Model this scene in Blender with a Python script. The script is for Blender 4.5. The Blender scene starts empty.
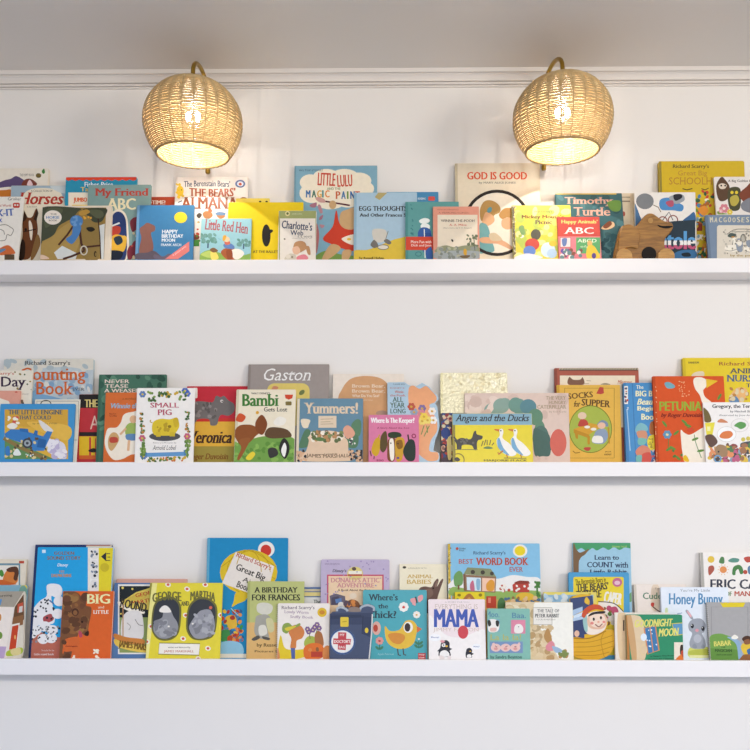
# lights
LAMP, FIL, WORLD, WIN1, WIN2, EXPO = 3.0, 45.0, 1.0, 62.0, 57.0, -0.04
W_LO, W_HI = (.27, .28, .31), (.56, .73, 1.08)
LEANF = .9
import bpy, math, random
from mathutils import Vector, Matrix
sc = bpy.context.scene
COL = sc.collection
PI = math.pi

# ---------------------------------------------------------------- camera
F, PX0, PY0 = 830.0, 375.0, 470.0
CAM = (0.0, -2.35, 1.50)
YAW = 0.0122
cam = bpy.data.cameras.new('camera'); co = bpy.data.objects.new('camera', cam); COL.objects.link(co)
co.location = CAM; co.rotation_euler = (PI/2, 0, YAW)
cam.sensor_width = 36; cam.lens = F/750*36; cam.shift_y = (PY0-375)/750
cam.clip_start = 0.05
sc.camera = co
CY, SY = math.cos(YAW), math.sin(YAW)
def ray(px, py):
    a = (px-PX0)/F; b = (PY0-py)/F
    return (a*CY - SY, CY + a*SY, b)
def at(px, py, Y):                 # where a sight line meets the plane y = Y
    d = ray(px, py); s = (Y-CAM[1])/d[1]
    return (CAM[0]+d[0]*s, Y, CAM[2]+d[2]*s)

# ---------------------------------------------------------------- colour and materials
def lin(c):
    c = c.lstrip('#'); o = []
    for i in (0, 2, 4):
        v = int(c[i:i+2], 16)/255
        o.append(v/12.92 if v <= .04045 else ((v+.055)/1.055)**2.4)
    return o
def alb(c):                        # printed colour
    return [min(.92, v*COLGAIN) for v in lin(c)] + [1.0]
COLGAIN = 1.06
def principled(name):
    m = bpy.data.materials.new(name); m.use_nodes = True
    nt = m.node_tree; b = nt.nodes['Principled BSDF']
    return m, nt, b
def flat(name, col, rough=.5, metal=0., bump=0., scale=200., var=0.):
    m, nt, b = principled(name)
    c = lin(col) + [1]
    b.inputs['Base Color'].default_value = c
    b.inputs['Roughness'].default_value = rough; b.inputs['Metallic'].default_value = metal
    if bump or var:
        tc = nt.nodes.new('ShaderNodeTexCoord'); n = nt.nodes.new('ShaderNodeTexNoise')
        n.inputs['Scale'].default_value = scale; n.inputs['Detail'].default_value = 4
        nt.links.new(tc.outputs['Object'], n.inputs['Vector'])
        if bump:
            bp = nt.nodes.new('ShaderNodeBump'); bp.inputs['Strength'].default_value = bump; bp.inputs['Distance'].default_value = .002
            nt.links.new(n.outputs['Fac'], bp.inputs['Height']); nt.links.new(bp.outputs['Normal'], b.inputs['Normal'])
        if var:
            r = nt.nodes.new('ShaderNodeMapRange'); r.inputs['To Min'].default_value = 1-var; r.inputs['To Max'].default_value = 1+var
            mx = nt.nodes.new('ShaderNodeVectorMath'); mx.operation = 'SCALE'; mx.inputs[0].default_value = c[:3]
            nt.links.new(n.outputs['Fac'], r.inputs['Value']); nt.links.new(r.outputs['Result'], mx.inputs['Scale'])
            nt.links.new(mx.outputs['Vector'], b.inputs['Base Color'])
    return m
def printed(name, rough, bump=0., scale=300., metal=0., coat=0., spec=.5):   # printed paper: ink colour per face
    m, nt, b = principled(name)
    a = nt.nodes.new('ShaderNodeAttribute'); a.attribute_name = 'ink'
    tc = nt.nodes.new('ShaderNodeTexCoord'); n = nt.nodes.new('ShaderNodeTexNoise'); n.inputs['Scale'].default_value = 90; n.inputs['Detail'].default_value = 5
    r = nt.nodes.new('ShaderNodeMapRange'); r.inputs['To Min'].default_value = .93; r.inputs['To Max'].default_value = 1.07
    mx = nt.nodes.new('ShaderNodeVectorMath'); mx.operation = 'SCALE'
    nt.links.new(tc.outputs['Object'], n.inputs['Vector']); nt.links.new(n.outputs['Fac'], r.inputs['Value'])
    nt.links.new(a.outputs['Color'], mx.inputs[0]); nt.links.new(r.outputs['Result'], mx.inputs['Scale'])
    nt.links.new(mx.outputs['Vector'], b.inputs['Base Color'])
    b.inputs['Roughness'].default_value = rough; b.inputs['Metallic'].default_value = metal
    b.inputs['Coat Weight'].default_value = coat; b.inputs['Coat Roughness'].default_value = .18
    b.inputs['Specular IOR Level'].default_value = spec
    if bump:
        n2 = nt.nodes.new('ShaderNodeTexNoise'); n2.inputs['Scale'].default_value = scale; n2.inputs['Detail'].default_value = 3
        nt.links.new(tc.outputs['Object'], n2.inputs['Vector'])
        bp = nt.nodes.new('ShaderNodeBump'); bp.inputs['Strength'].default_value = bump; bp.inputs['Distance'].default_value = .003
        nt.links.new(n2.outputs['Fac'], bp.inputs['Height']); nt.links.new(bp.outputs['Normal'], b.inputs['Normal'])
    return m
PAPER = {'matte': printed('matte_printed_paper', .62, spec=.2), 'gloss': printed('glossy_printed_board', .36, coat=.06, spec=.28),
         'cloth': printed('printed_book_cloth', .75, .25, 900, spec=.2), 'foil': printed('embossed_gold_foil', .34, 1., 150, .45)}
M_PAGE = flat('page_edges', '#efe6d3', .8, var=.06, scale=400)
M_WALL = flat('warm_white_wall_paint', '#f0ebe5', .7, bump=.10, scale=260)
M_CEIL = flat('ceiling_paint', '#ece5dd', .8, bump=.08, scale=240)
M_TRIM = flat('white_trim_paint', '#e8e1da', .45)
M_SHELF = flat('white_satin_shelf_paint', '#f7f3f1', .38, bump=.04, scale=120)
M_FLOOR = flat('pale_grey_carpet', '#b0b2b6', .5, var=.2, scale=6)
M_BRASS = flat('aged_brass', '#a88a3e', .32, metal=1.)
M_WIRE = flat('binding_wire', '#d9d6cf', .35, metal=.6)

# ---------------------------------------------------------------- object helpers
def link_mesh(name, V, Fc, mat, parent=None, cols=None, smooth=False):
    me = bpy.data.meshes.new(name); me.from_pydata(V, [], Fc)
    if cols:
        ca = me.color_attributes.new('ink', 'FLOAT_COLOR', 'CORNER')
        buf = []
        for p in me.polygons: buf += list(cols[p.index])*p.loop_total
        ca.data.foreach_set('color', buf)
    if smooth: me.polygons.foreach_set('use_smooth', [True]*len(me.polygons))
    me.materials.append(mat); me.update()
    o = bpy.data.objects.new(name, me); COL.objects.link(o)
    if parent: o.parent = parent
    return o
def empty(name, loc, rot=(0, 0, 0)):
    o = bpy.data.objects.new(name, None); o.empty_display_size = .05; COL.objects.link(o)
    o.location = loc; o.rotation_euler = rot
    return o
def tag(o, label, cat, group=None):
    o['label'] = label; o['category'] = cat
    if group: o['group'] = group
    return o
def box(V, Fc, x0, y0, z0, x1, y1, z1):
    b = len(V)
    V += [(x0,y0,z0),(x1,y0,z0),(x1,y1,z0),(x0,y1,z0),(x0,y0,z1),(x1,y0,z1),(x1,y1,z1),(x0,y1,z1)]
    Fc += [tuple(b+i for i in f) for f in ((3,2,1,0),(4,5,6,7),(0,1,5,4),(1,2,6,5),(2,3,7,6),(3,0,4,7))]
def tube(V, Fc, pts, r, n=8, closed=False):
    b = len(V); m = len(pts); up = None
    for i, p in enumerate(pts):
        p = Vector(p)
        q0 = Vector(pts[(i-1) % m] if closed or i else pts[0]); q1 = Vector(pts[(i+1) % m] if closed or i < m-1 else pts[-1])
        d = (q1-q0).normalized()
        if up is None: up = Vector((0,0,1)) if abs(d.z) < .9 else Vector((0,1,0))
        a = d.cross(up).normalized(); c = a.cross(d).normalized(); up = c
        rr = r[i] if isinstance(r, (list, tuple)) else r
        for k in range(n):
            t = 2*PI*k/n; V.append(tuple(p + a*(rr*math.cos(t)) + c*(rr*math.sin(t))))
    for i in range(m if closed else m-1):
        j = (i+1) % m
        for k in range(n):
            l = (k+1) % n; Fc.append((b+i*n+k, b+i*n+l, b+j*n+l, b+j*n+k))
    if not closed:
        Fc.append(tuple(b+k for k in range(n))[::-1]); Fc.append(tuple(b+(m-1)*n+k for k in range(n)))
def lathe(V, Fc, prof, n=32, c=(0,0,0)):
    b = len(V)
    for r, z in prof:
        for k in range(n):
            t = 2*PI*k/n; V.append((c[0]+r*math.cos(t), c[1]+r*math.sin(t), c[2]+z))
    for i in range(len(prof)-1):
        for k in range(n):
            l = (k+1) % n; Fc.append((b+i*n+k, b+i*n+l, b+(i+1)*n+l, b+(i+1)*n+k))

def clip(poly, x0, z0, x1, z1):
    for ax, lim, sg in ((0, x0, 1), (0, x1, -1), (1, z0, 1), (1, z1, -1)):
        out = []
        for i in range(len(poly)):
            a, b = poly[i-1], poly[i]; da, db = sg*(a[ax]-lim), sg*(b[ax]-lim)
            if (da < 0) != (db < 0):
                t = da/(da-db); out.append((a[0]+t*(b[0]-a[0]), a[1]+t*(b[1]-a[1])))
            if db >= 0: out.append(b)
        poly = out
        if len(poly) < 3: return []
    return poly
# ---------------------------------------------------------------- text outlines
_tc = {}
def glyphs(s, serif, shear):
    k = (s, serif, shear)
    if k in _tc: return _tc[k]
    cu = bpy.data.curves.new('lettering', 'FONT'); cu.body = s; cu.resolution_u = 2; cu.fill_mode = 'FRONT'
    cu.shear = shear
    o = bpy.data.objects.new('lettering', cu); COL.objects.link(o)
    bpy.context.view_layer.update()
    me = bpy.data.meshes.new_from_object(o.evaluated_get(bpy.context.evaluated_depsgraph_get()))
    V = [(v.co.x, v.co.y) for v in me.vertices]; P = [tuple(p.vertices) for p in me.polygons]
    if serif:                      # bracket each stem end with a small slab
        ec = {}
        for f in P:
            for i in range(len(f)): e = (f[i-1], f[i]); ec.setdefault(tuple(sorted(e)), []).append(f)
        for (a, b), fs in ec.items():
            (ax, ay), (bx, by) = V[a], V[b]
            if len(fs) > 1 or abs(ay-by) > .004 or not .03 < abs(ax-bx) < .16: continue
            cy = sum(V[i][1] for i in fs[0])/len(fs[0]); up = 1 if cy > ay else -1
            if up > 0 and abs(ay) > .02 and ay > -.1: continue
            if up < 0 and ay < .35: continue
            x0, x1 = min(ax, bx)-.055, max(ax, bx)+.055; n = len(V); sk = shear*.04*up
            V += [(x0, ay), (x1, ay), (x1+sk, ay+.04*up), (x0+sk, ay+.04*up)]; P.append((n, n+1, n+2, n+3) if up > 0 else (n+3, n+2, n+1, n))
    bpy.data.objects.remove(o); bpy.data.meshes.remove(me); bpy.data.curves.remove(cu)
    x0 = min(v[0] for v in V); x1 = max(v[0] for v in V); y0 = min(v[1] for v in V); y1 = max(v[1] for v in V)
    V = [((x-x0)/(x1-x0), (y1-y)/(y1-y0)) for x, y in V]
    _tc[k] = (V, P); return _tc[k]

# ---------------------------------------------------------------- book authoring: positions are read off 135 px windows of the photo
WIN = {'T1':(0,150),'T2':(120,150),'T3':(240,150),'T4':(345,150),'T5':(435,150),'T6':(530,150),'T7':(615,150),
       'M1':(0,350),'M2':(85,350),'M3':(180,350),'M4':(290,350),'M5':(370,350),'M6':(440,350),'M7':(535,350),'M8':(615,350),
       'B1':(0,540),'B2':(100,540),'B3':(195,540),'B4':(300,540),'B5':(390,540),'B6':(480,540),'B7':(560,540),'B8':(630,540)}
BOOKS = []
def W(win):
    BOOKS[-1]['w'] = WIN[win]
def px(x, y):
    w = BOOKS[-1]['w']; return (w[0]+x*.18, w[1]+y*.18)
def B(win, xl, xr, yt, col, label, t=.007, kind='hard', mat='matte', name='picture_book', spine=None, outline=None, lean=None, r=.002, pre=None, y0=None, cat='book'):
    BOOKS.append(dict(row=win[0], w=WIN[win], col=col, label=label, t=t, kind=kind, mat=mat, name=name, art=[], spine=spine, lean=lean, r=r, y0=y0, cat=cat))
    b = BOOKS[-1]; b['tl'] = px(xl, yt); b['tr'] = px(xr, yt)
    b['outline'] = [px(*p) for p in nums(outline)] if outline else None
def nums(s):
    v = [float(a) for a in s.replace(',', ' ').split()]; return list(zip(v[::2], v[1::2]))
def add(col, polys, clip=True): BOOKS[-1]['art'].append((col, [[px(*p) for p in q] for q in polys], clip))
def P(col, s): add(col, [nums(s)])
def smooth(pts, closed=True, k=5):
    n = len(pts); out = []
    for i in range(n if closed else n-1):
        p = [pts[(i+d) % n] if closed else pts[min(max(i+d, 0), n-1)] for d in (-1, 0, 1, 2)]
        for j in range(k):
            t = j/k
            out.append(tuple(.5*(2*p[1][a] + (p[2][a]-p[0][a])*t + (2*p[0][a]-5*p[1][a]+4*p[2][a]-p[3][a])*t*t + (3*p[1][a]-p[0][a]-3*p[2][a]+p[3][a])*t**3) for a in (0, 1)))
    if not closed: out.append(pts[-1])
    return out
def PS(col, s): add(col, [smooth(nums(s))])
def R(col, x0, y0, x1, y1, r=0):
    if not r: return add(col, [[(x0,y0),(x1,y0),(x1,y1),(x0,y1)]])
    q = []
    for cx, cy, a in ((x1-r,y0+r,-90),(x1-r,y1-r,0),(x0+r,y1-r,90),(x0+r,y0+r,180)):
        q += [(cx+r*math.cos(math.radians(a+i*18)), cy+r*math.sin(math.radians(a+i*18))) for i in range(6)]
    add(col, [q])
def ell(cx, cy, rx, ry, rot=0, n=22):
    c, s = math.cos(math.radians(rot)), math.sin(math.radians(rot))
    return [(cx+rx*math.cos(2*PI*i/n)*c-ry*math.sin(2*PI*i/n)*s, cy+rx*math.cos(2*PI*i/n)*s+ry*math.sin(2*PI*i/n)*c) for i in range(n)]
def E(col, cx, cy, rx, ry=None, rot=0): add(col, [ell(cx, cy, rx, ry or rx, rot)])
def L(col, w, s, sm=False, closed=False):
    p = nums(s) if isinstance(s, str) else s
    if sm: p = smooth(p, closed, 4)
    q = []; n = len(p); off = []
    for i in range(n):
        a = p[(i-1) % n] if closed else p[max(i-1, 0)]; b = p[(i+1) % n] if closed else p[min(i+1, n-1)]
        dx, dy = b[0]-a[0], b[1]-a[1]; d = math.hypot(dx, dy) or 1
        off.append((-dy/d*w/2, dx/d*w/2))
    for i in range(n if closed else n-1):
        j = (i+1) % n
        q.append([(p[i][0]+off[i][0], p[i][1]+off[i][1]), (p[j][0]+off[j][0], p[j][1]+off[j][1]), (p[j][0]-off[j][0], p[j][1]-off[j][1]), (p[i][0]-off[i][0], p[i][1]-off[i][1])])
    add(col, q)
def O(col, cx, cy, rx, ry, w, rot=0): L(col, w, ell(cx, cy, rx, ry, rot, 36), closed=True)
def BOX(col, x0, y0, x1, y1, w): L(col, w, [(x0,y0),(x1,y0),(x1,y1),(x0,y1)], closed=True)
def S(cols, x0, y0, x1, y1, n, r0, r1, seed=1):
    rd = random.Random(seed); cols = cols.split()
    for c in cols:
        add(c, [ell(rd.uniform(x0, x1), rd.uniform(y0, y1), rd.uniform(r0, r1), rd.uniform(r0, r1), rd.uniform(0, 180), 9) for _ in range(max(1, n//len(cols)))])
def T(s, x0, y0, x1, y1, col, st='', rot=0, arc=0):
    V, Pl = glyphs(s, 's' in st or 'i' in st, .3 if 'i' in st else 0.)
    bd = (y1-y0)*(.045 if 'B' in st else .022) if ('B' in st or 'b' in st) else 0; x0 += bd; x1 -= bd
    c, si = math.cos(math.radians(rot)), math.sin(math.radians(rot)); mx, my = (x0+x1)/2, (y0+y1)/2
    out = []
    for u, v in V:
        x = (u-.5)*(x1-x0); y = (v-.5)*(y1-y0) + arc*(2*u-1)**2
        out.append(px(mx+x*c-y*si, my+x*si+y*c))
    BOOKS[-1]['art'].append((col, (out, Pl), 'text'))
    if bd:
        s18 = .18
        for k in (-1, 1): BOOKS[-1]['art'].append((col, ([(a+k*bd*c*s18, b2+k*bd*si*s18) for a, b2 in out], Pl), 'text'))
def TB(s, x0, y0, x1, y1, bands, st='B'):     # lettering printed in level bands of colour
    V, Pl = glyphs(s, 0., 0.)
    bd = (y1-y0)*.045
    for k in (-1, 0, 1):
        for col, b0, b1 in bands:
            out = []
            for f in Pl:
                q = clip([(x0+V[j][0]*(x1-x0)+k*bd, y0+V[j][1]*(y1-y0)) for j in f], x0-20, b0, x1+20, b1)
                if len(q) > 2: out.append(q)
            if out: add(col, out)
def flower(c1, c2, cx, cy, r, n=6):
    add(c1, [ell(cx+r*.62*math.cos(2*PI*i/n), cy+r*.62*math.sin(2*PI*i/n), r*.42, r*.42, 0, 9) for i in range(n)]); E(c2, cx, cy, r*.32)
# ================================================================ top shelf, back to front
B('T1', -190, 270, 102, '#e8dfcf', 'cream picture book with purple hills, half out of frame above a white book', .010, r=.004)
PS('#5d4d72', '-40,200 20,170 60,160 90,145 130,165 150,185 120,205 40,205 -40,215'); PS('#c8762c', '-40,230 30,222 62,222 62,262 -40,262')
PS('#7a3d31', '120,190 138,165 170,160 205,185 190,200 130,200'); PS('#e9c9c9', '150,195 165,165 182,195'); E('#6b5a2c', 214, 142, 15, 13); PS('#3d7c3c', '232,118 245,104 250,125 240,132')
T('THE PUPPY BOOK', 110, 132, 190, 146, '#6b6258')
B('T1', 62, 408, 197, '#e7dcc5', 'cream book titled Horses with a brown horse head under grey blue sky', .006)
PS('#9fb2bd', '62,197 408,197 408,300 370,330 340,240 290,215 200,212 150,228 110,260 62,262'); PS('#c7cfcf', '280,200 400,205 395,240 330,235')
T('A COLLECTION OF', 172, 221, 292, 233, '#4a4136'); T('Horses', 98, 236, 355, 302, '#b23a2c', 'Bi'); T('by the old barn', 150, 310, 205, 322, '#8a7c66')
PS('#6d3f22', '125,400 135,345 150,372 178,372 200,325 210,345 205,390 210,450 195,520 165,600 110,605 105,560 125,480'); P('#3a2416', '125,400 134,335 152,372 140,392')
P('#3a2416', '186,385 206,325 214,352 202,395'); PS('#efe2cf', '160,400 172,398 182,440 176,500 166,480'); E('#1d120c', 143, 442, 7, 8); PS('#2b1b12', '120,500 140,520 135,600 105,606')
L('#2e1c10', 5, '130,455 200,440'); PS('#8f6a3c', '205,470 225,520 190,600 170,600')
B('T1', 366, 760, 150, '#2c8fae', 'teal book with a red scalloped top edge behind the grey green alphabet book', .009, r=.004)
P('#d9432c', '366,150 760,150 760,164 740,172 720,164 700,172 680,164 660,172 640,164 620,172 600,164 580,172 560,164 540,172 520,164 500,172 480,164 460,172 440,164 420,172 400,164 380,172 366,164')
T('Fisher-Price', 470, 178, 628, 204, '#eef3f2', 'b'); T('Tales to Share', 448, 206, 690, 230, '#f1c54b', 'b'); R('#efe3cd', 380, 236, 750, 420); T('JUMBO', 408, 264, 484, 296, '#e06a3c', 'B'); R('#f0cf6a', 400, 304, 740, 400)
B('T2', 120, 350, 260, '#b5472a', 'rust red book edge showing between the blue moon book and a bear almanac', .006)
T('BEDTIME!', 122, 280, 252, 302, '#f0e6d8', 'Bs'); R('#96361f', 120, 316, 350, 330)
B('T2', 310, 713, 150, '#ece4dc', 'white large book titled ALMANAC with a sun at its upper left', .007, mat='gloss')
T('The Berenstain Bears’', 355, 168, 612, 202, '#3c4a63', 'b', arc=5); T('THE BEARS’', 384, 216, 642, 262, '#a8522f', 'Bs', arc=-6); T('ALMANAC', 336, 262, 705, 328, '#8a4a2c', 'Bs')
E('#e9c23a', 334, 228, 20, 30); S('#e9c23a', 312, 185, 352, 270, 14, 4, 9, 4); E('#6b5a1c', 328, 222, 3); E('#6b5a1c', 342, 222, 3)
E('#5a6f9a', 668, 188, 28, 22); E('#d9dfe8', 668, 188, 18, 14); E('#c9583c', 668, 190, 9, 8)
L('#2d3446', 6, '322,292 345,282', True); PS('#b3794a', '460,355 475,340 505,345 515,365 495,382 470,378'); PS('#b3794a', '535,360 555,346 578,352 582,372 555,382'); PS('#5b82ab', '530,352 552,344 585,350 580,362 540,362'); PS('#d06a42', '490,330 505,327 512,342 495,348')
PS('#4a4038', '425,365 440,350 455,360 440,380'); E('#7a3d2e', 420, 485, 22, 15); S('#c04a34 #58853c #3f5d91', 322, 465, 440, 510, 15, 5, 11, 5); R('#4a8a3e', 310, 500, 440, 535); R('#e9e3da', 395, 540, 440, 606)
S('#58853c #c04a34 #e0b040 #3f5d91', 330, 400, 440, 480, 12, 4, 9, 15)
B('T1', 490, 840, 193, '#7f9c98', 'grey green alphabet book with red title and an arched blue window', .007)
T('My Friend', 527, 213, 826, 268, '#b8473c', 'Bs'); T('ABC', 590, 268, 755, 332, '#e8dcb4', 'Bs'); PS('#e6dcc9', '592,606 596,430 618,355 655,330 695,350 712,420 706,606'); PS('#2c3d6e', '604,606 606,435 625,365 655,342 688,362 702,425 696,606')
PS('#c0483a', '612,440 635,422 668,428 666,460 640,475 616,470'); PS('#e3b13e', '605,500 640,470 690,478 705,490 690,560 640,570 606,555'); L('#dfe4e6', 9, '615,425 665,405'); PS('#1b2234', '610,560 680,565 668,606 615,606'); PS('#2a3a48', '632,490 668,478 682,510 650,528'); E('#e7b64a', 690, 487, 12)
PS('#7b2f3c', '722,400 745,375 770,380 765,430 735,455'); PS('#7b2f3c', '735,520 760,505 765,560 740,600 720,590'); S('#d9c49a #b8473c', 716, 460, 830, 600, 12, 5, 12, 8); W('T2'); PS('#6b2a35', '60,400 75,378 84,400 84,440 66,452'); PS('#7b2f3c', '40,560 60,530 66,600 44,606')
B('T3', -22, 165, 268, '#e6d05c', 'small yellow book peeking above the bright yellow silhouette book', .004)
E('#3b3220', 112, 287, 7, 5); E('#3b3220', 148, 287, 7, 5)
B('T3', 303, 762, 87, '#7fa9bb', 'large blue book with cream cloud, red lettering and a paintbrush', .009)
R('#6f97a8', 303, 87, 312, 612)
add('#efe4cd', [ell(x, y, rx, ry) for x, y, rx, ry in ((390,180,58,45),(480,150,75,45),(580,150,80,45),(660,170,70,45),(700,215,45,38),(400,240,70,55),(500,250,110,80),(600,250,90,70))])
T('BIG TOP STORIES', 330, 108, 460, 118, '#35505c'); T('LITTLE', 432, 128, 530, 198, '#c9452b', 'b', 3); T('LULU', 540, 138, 624, 204, '#c9452b', 'b', -3); T('AND THE', 483, 208, 558, 222, '#7d8f5a', 'b')
for ch, x, c in (('M',366,'#3d6ea5'),('A',398,'#3a6f5e'),('G',428,'#d9a441'),('I',456,'#4a8a8a'),('C',472,'#e08a45'),('P',532,'#c9663a'),('A',562,'#4b79a8'),('I',594,'#6b8f3f'),('N',612,'#3d6ea5'),('T',640,'#c9452b')):
    T(ch, x, 224 if x < 500 else 230, x+(26 if ch != 'I' else 9), 264 if x < 500 else 272, c, 'B')
L('#5b2c36', 9, '470,285 610,308'); PS('#c99a93', '418,268 440,262 470,275 472,292 440,290'); PS('#a5707f', '388,305 425,292 420,318 395,318'); PS('#b4848d', '432,310 445,305 460,345 445,350'); PS('#a5707f', '445,370 462,362 455,385 440,388'); PS('#b4848d', '442,415 470,420 455,435'); PS('#b4706f', '425,410 440,470 430,560 422,560')
PS('#76964a', '425,585 480,560 560,580 640,590 660,612 425,612'); PS('#c8402a', '535,335 560,420 640,440 640,560 500,520 462,490 515,425'); PS('#c9a374', '560,350 600,330 640,325 640,430 590,440 555,410'); PS('#efe2cd', '565,492 640,470 640,525 600,520'); PS('#c9a374', '505,525 560,548 490,608 455,606'); PS('#c9a374', '572,560 620,560 600,612 568,612'); E('#c9a374', 515, 305, 20, 24); E('#e2b93d', 606, 496, 12, 7)
B('T4', 230, 519, 233, '#5597bd', 'medium blue book corner behind pale blue egg book, small red badge', .007)
R('#4a8bb5', 400, 233, 519, 290); T('READING', 405, 264, 448, 276, '#dfe8ee', 'b'); R('#d9564a', 462, 258, 500, 282, 8)
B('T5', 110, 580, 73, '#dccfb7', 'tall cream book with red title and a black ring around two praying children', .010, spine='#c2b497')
T('GOD IS GOOD', 178, 122, 512, 164, '#d1502c', 'Bs'); T('by MARY ALICE JONES', 243, 176, 448, 190, '#6a665c', 'bs')
E('#e6dcc8', 345, 405, 172, 170); PS('#b08a50', '250,330 275,285 320,282 358,310 362,345 330,362 322,385 285,400 255,390'); PS('#d9a77c', '285,345 322,365 330,395 300,420 262,418 270,370'); PS('#b98a4f', '355,360 385,325 430,325 450,360 445,380 400,375 375,385'); PS('#dba980', '375,385 425,378 445,420 405,442 372,425'); PS('#6fa0a0', '245,420 280,410 300,440 310,490 330,560 280,570 245,565'); PS('#d4a07a', '250,490 300,485 350,505 372,498 378,520 330,520 260,515'); PS('#d8a680', '350,520 380,505 430,540 425,555 370,530'); E('#5d8d90', 303, 333, 12, 18, 30)
PS('#cdb896', '300,470 330,460 360,480 372,500 340,506 310,500')
O('#2b2623', 345, 405, 178, 176, 17); W('T4')
B('T6', 400, 582, 240, '#d9c9ad', 'beige book spine between the dark turtle book and a white book', .006)
L('#8a7c6a', 4, '510,262 575,262'); L('#8a7c6a', 8, '510,285 575,285'); E('#b0584a', 520, 355, 9, 14); R('#cfbd9f', 556, 240, 582, 612)
B('T6', 140, 510, 240, '#3f6468', 'dark teal book with peach lettering and a swimming turtle', .008)
R('#d8b850', 140, 240, 480, 247); S('#4d757a #365659', 145, 260, 505, 590, 40, 8, 26, 3); T('Timothy', 192, 262, 462, 312, '#d7a793', 'Bs'); T('Turtle', 242, 318, 446, 365, '#d7a793', 'Bs')
PS('#6b8f45', '430,290 500,282 500,335 455,338'); PS('#d9b48a', '395,435 430,405 462,400 468,425 430,442'); PS('#7a4631', '405,425 440,395 455,412 425,436'); S('#24434a #2e5158', 400, 470, 505, 606, 20, 8, 20, 9)
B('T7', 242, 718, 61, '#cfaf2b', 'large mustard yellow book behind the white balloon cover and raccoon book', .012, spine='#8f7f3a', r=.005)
T('Richard Scarry’s', 320, 80, 522, 106, '#473f2d', 'bs'); T('Great Big', 350, 114, 512, 150, '#b58238', 's'); T('SCHOOLHOUSE', 300, 152, 668, 192, '#b07b34', 's')
S('#c04a34 #4d7ea5 #6b8a3c #e8e0c8 #a8632c #e0a040 #3a5a40', 450, 225, 700, 590, 120, 7, 16, 11); L('#3d3a20', 5, '375,215 400,222 430,214'); L('#3d3a20', 5, '480,215 500,222 520,212')
R('#8a3a2c', 455, 400, 485, 450); R('#e8dfd0', 455, 470, 490, 500); R('#2f5a3a', 462, 540, 495, 600); PS('#d88a34', '460,330 500,310 520,340 490,365')
S('#c9b23c #b9592f #40704a #7fa3b5', 450, 380, 500, 600, 24, 6, 13, 77)
B('T7', 548, 960, 148, '#e6dfd8', 'white glossy book with painted owl and raccoon in the top corner', .006, mat='gloss', r=.005)
T('A Big Golden Book', 628, 165, 790, 182, '#4a423a', 'b'); PS('#5b4331', '562,200 590,150 612,165 635,200 640,250 610,282 575,275'); PS('#d9cbb8', '575,195 595,185 620,195 610,215 585,215'); E('#1f1712', 590, 198, 5); E('#1f1712', 612, 198, 5)
PS('#4a4a33', '625,250 640,210 690,210 700,260 690,330 640,330'); PS('#b8a84a', '640,265 675,250 690,280 670,310 645,305'); E('#e0c73a', 650, 236, 9); E('#e0c73a', 675, 236, 9); PS('#7d4330', '690,250 730,205 760,180 820,190 820,330 740,310'); PS('#7d8088', '700,300 750,265 820,260 820,350 720,340')
flower('#cf7f8a', '#e8d8d0', 606, 325, 26); flower('#d9c04a', '#f0e09a', 638, 345, 16); PS('#7e9a4c', '570,340 600,350 630,356 575,358'); flower('#e0a0a8','#f2e6e0', 588, 340, 12); W('T7')
B('T1', -190, 135, 259, '#e9e4da', 'white activity book with blue lettering and orange cap, lowest at the frame edge', .005)
T('A Wonderful World', -90, 302, 62, 315, '#b5503c', 'b'); T('FIX-IT', -60, 330, 78, 368, '#3a5ea8', 'Bs', -4); T('BOOK', -60, 380, 14, 402, '#3a5ea8', 'B'); T('Grolier', 44, 264, 118, 280, '#3a3a3a'); R('#c0453a', 72, 293, 110, 322, 8); E('#e9e4da', 84, 306, 5); E('#e9e4da', 98, 306, 5)
L('#8a8378', 4, '-10,420 30,415 60,430 75,445 60,475 40,470 30,500 0,505', True); L('#8a8378', 4, '0,440 20,450 25,470', True); PS('#c96a3a', '-20,565 10,540 50,530 85,570 60,580 -20,585'); R('#5b4a36', 25, 580, 80, 610); PS('#5f86a8', '-20,560 20,548 30,556 -20,580')
B('T7', 108, 446, 235, '#e8e3dc', 'white cover with large grey balloon above dark blue bottom lettering', .007)
PS('#4d7298', '108,300 125,330 140,370 160,420 108,430'); E('#7d8083', 166, 285, 49, 44); L('#6d5a45', 4, '212,305 240,318 255,345'); PS('#4f8abf', '250,278 300,265 345,290 380,310 370,340 320,335 255,330'); PS('#9aa0a5', '300,262 350,245 380,252 385,280 345,300 320,290'); PS('#b0566a', '282,290 320,280 325,310 300,315'); PS('#2a2b33', '325,250 365,245 372,265 335,282')
O('#8a4a42', 322, 390, 26, 26, 6); O('#8a4a42', 265, 395, 24, 24, 6); L('#4a4a50', 5, '265,390 300,345 322,390'); PS('#3c6694', '380,388 410,365 440,345 446,400 380,400'); P('#2c3b46', '108,420 330,395 446,388 446,612 108,612')
R('#35444f', 290, 505, 446, 532); TB('Anatole', 130, 450, 446, 552, [('#5b9cd0', 440, 503), ('#f2ede8', 503, 528), ('#c0587a', 528, 560)]); PS('#3d6f9c', '330,575 380,556 446,560 446,600 340,606'); PS('#1f2a34', '370,575 410,570 420,590 380,592')
B('T7', 500, 935, 360, '#77899f', 'slate blue book with cream inset of drawn geese outside a shop', .006, spine='#66788e')
for i, ch in enumerate('MACGOOSES SHOP'):
    if ch != ' ': T(ch, 527+i*25, 372+(i % 2)*3, 527+i*25+18, 402, '#cfc9ae', 'B', (-6, 5, 0)[i % 3])
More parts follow.
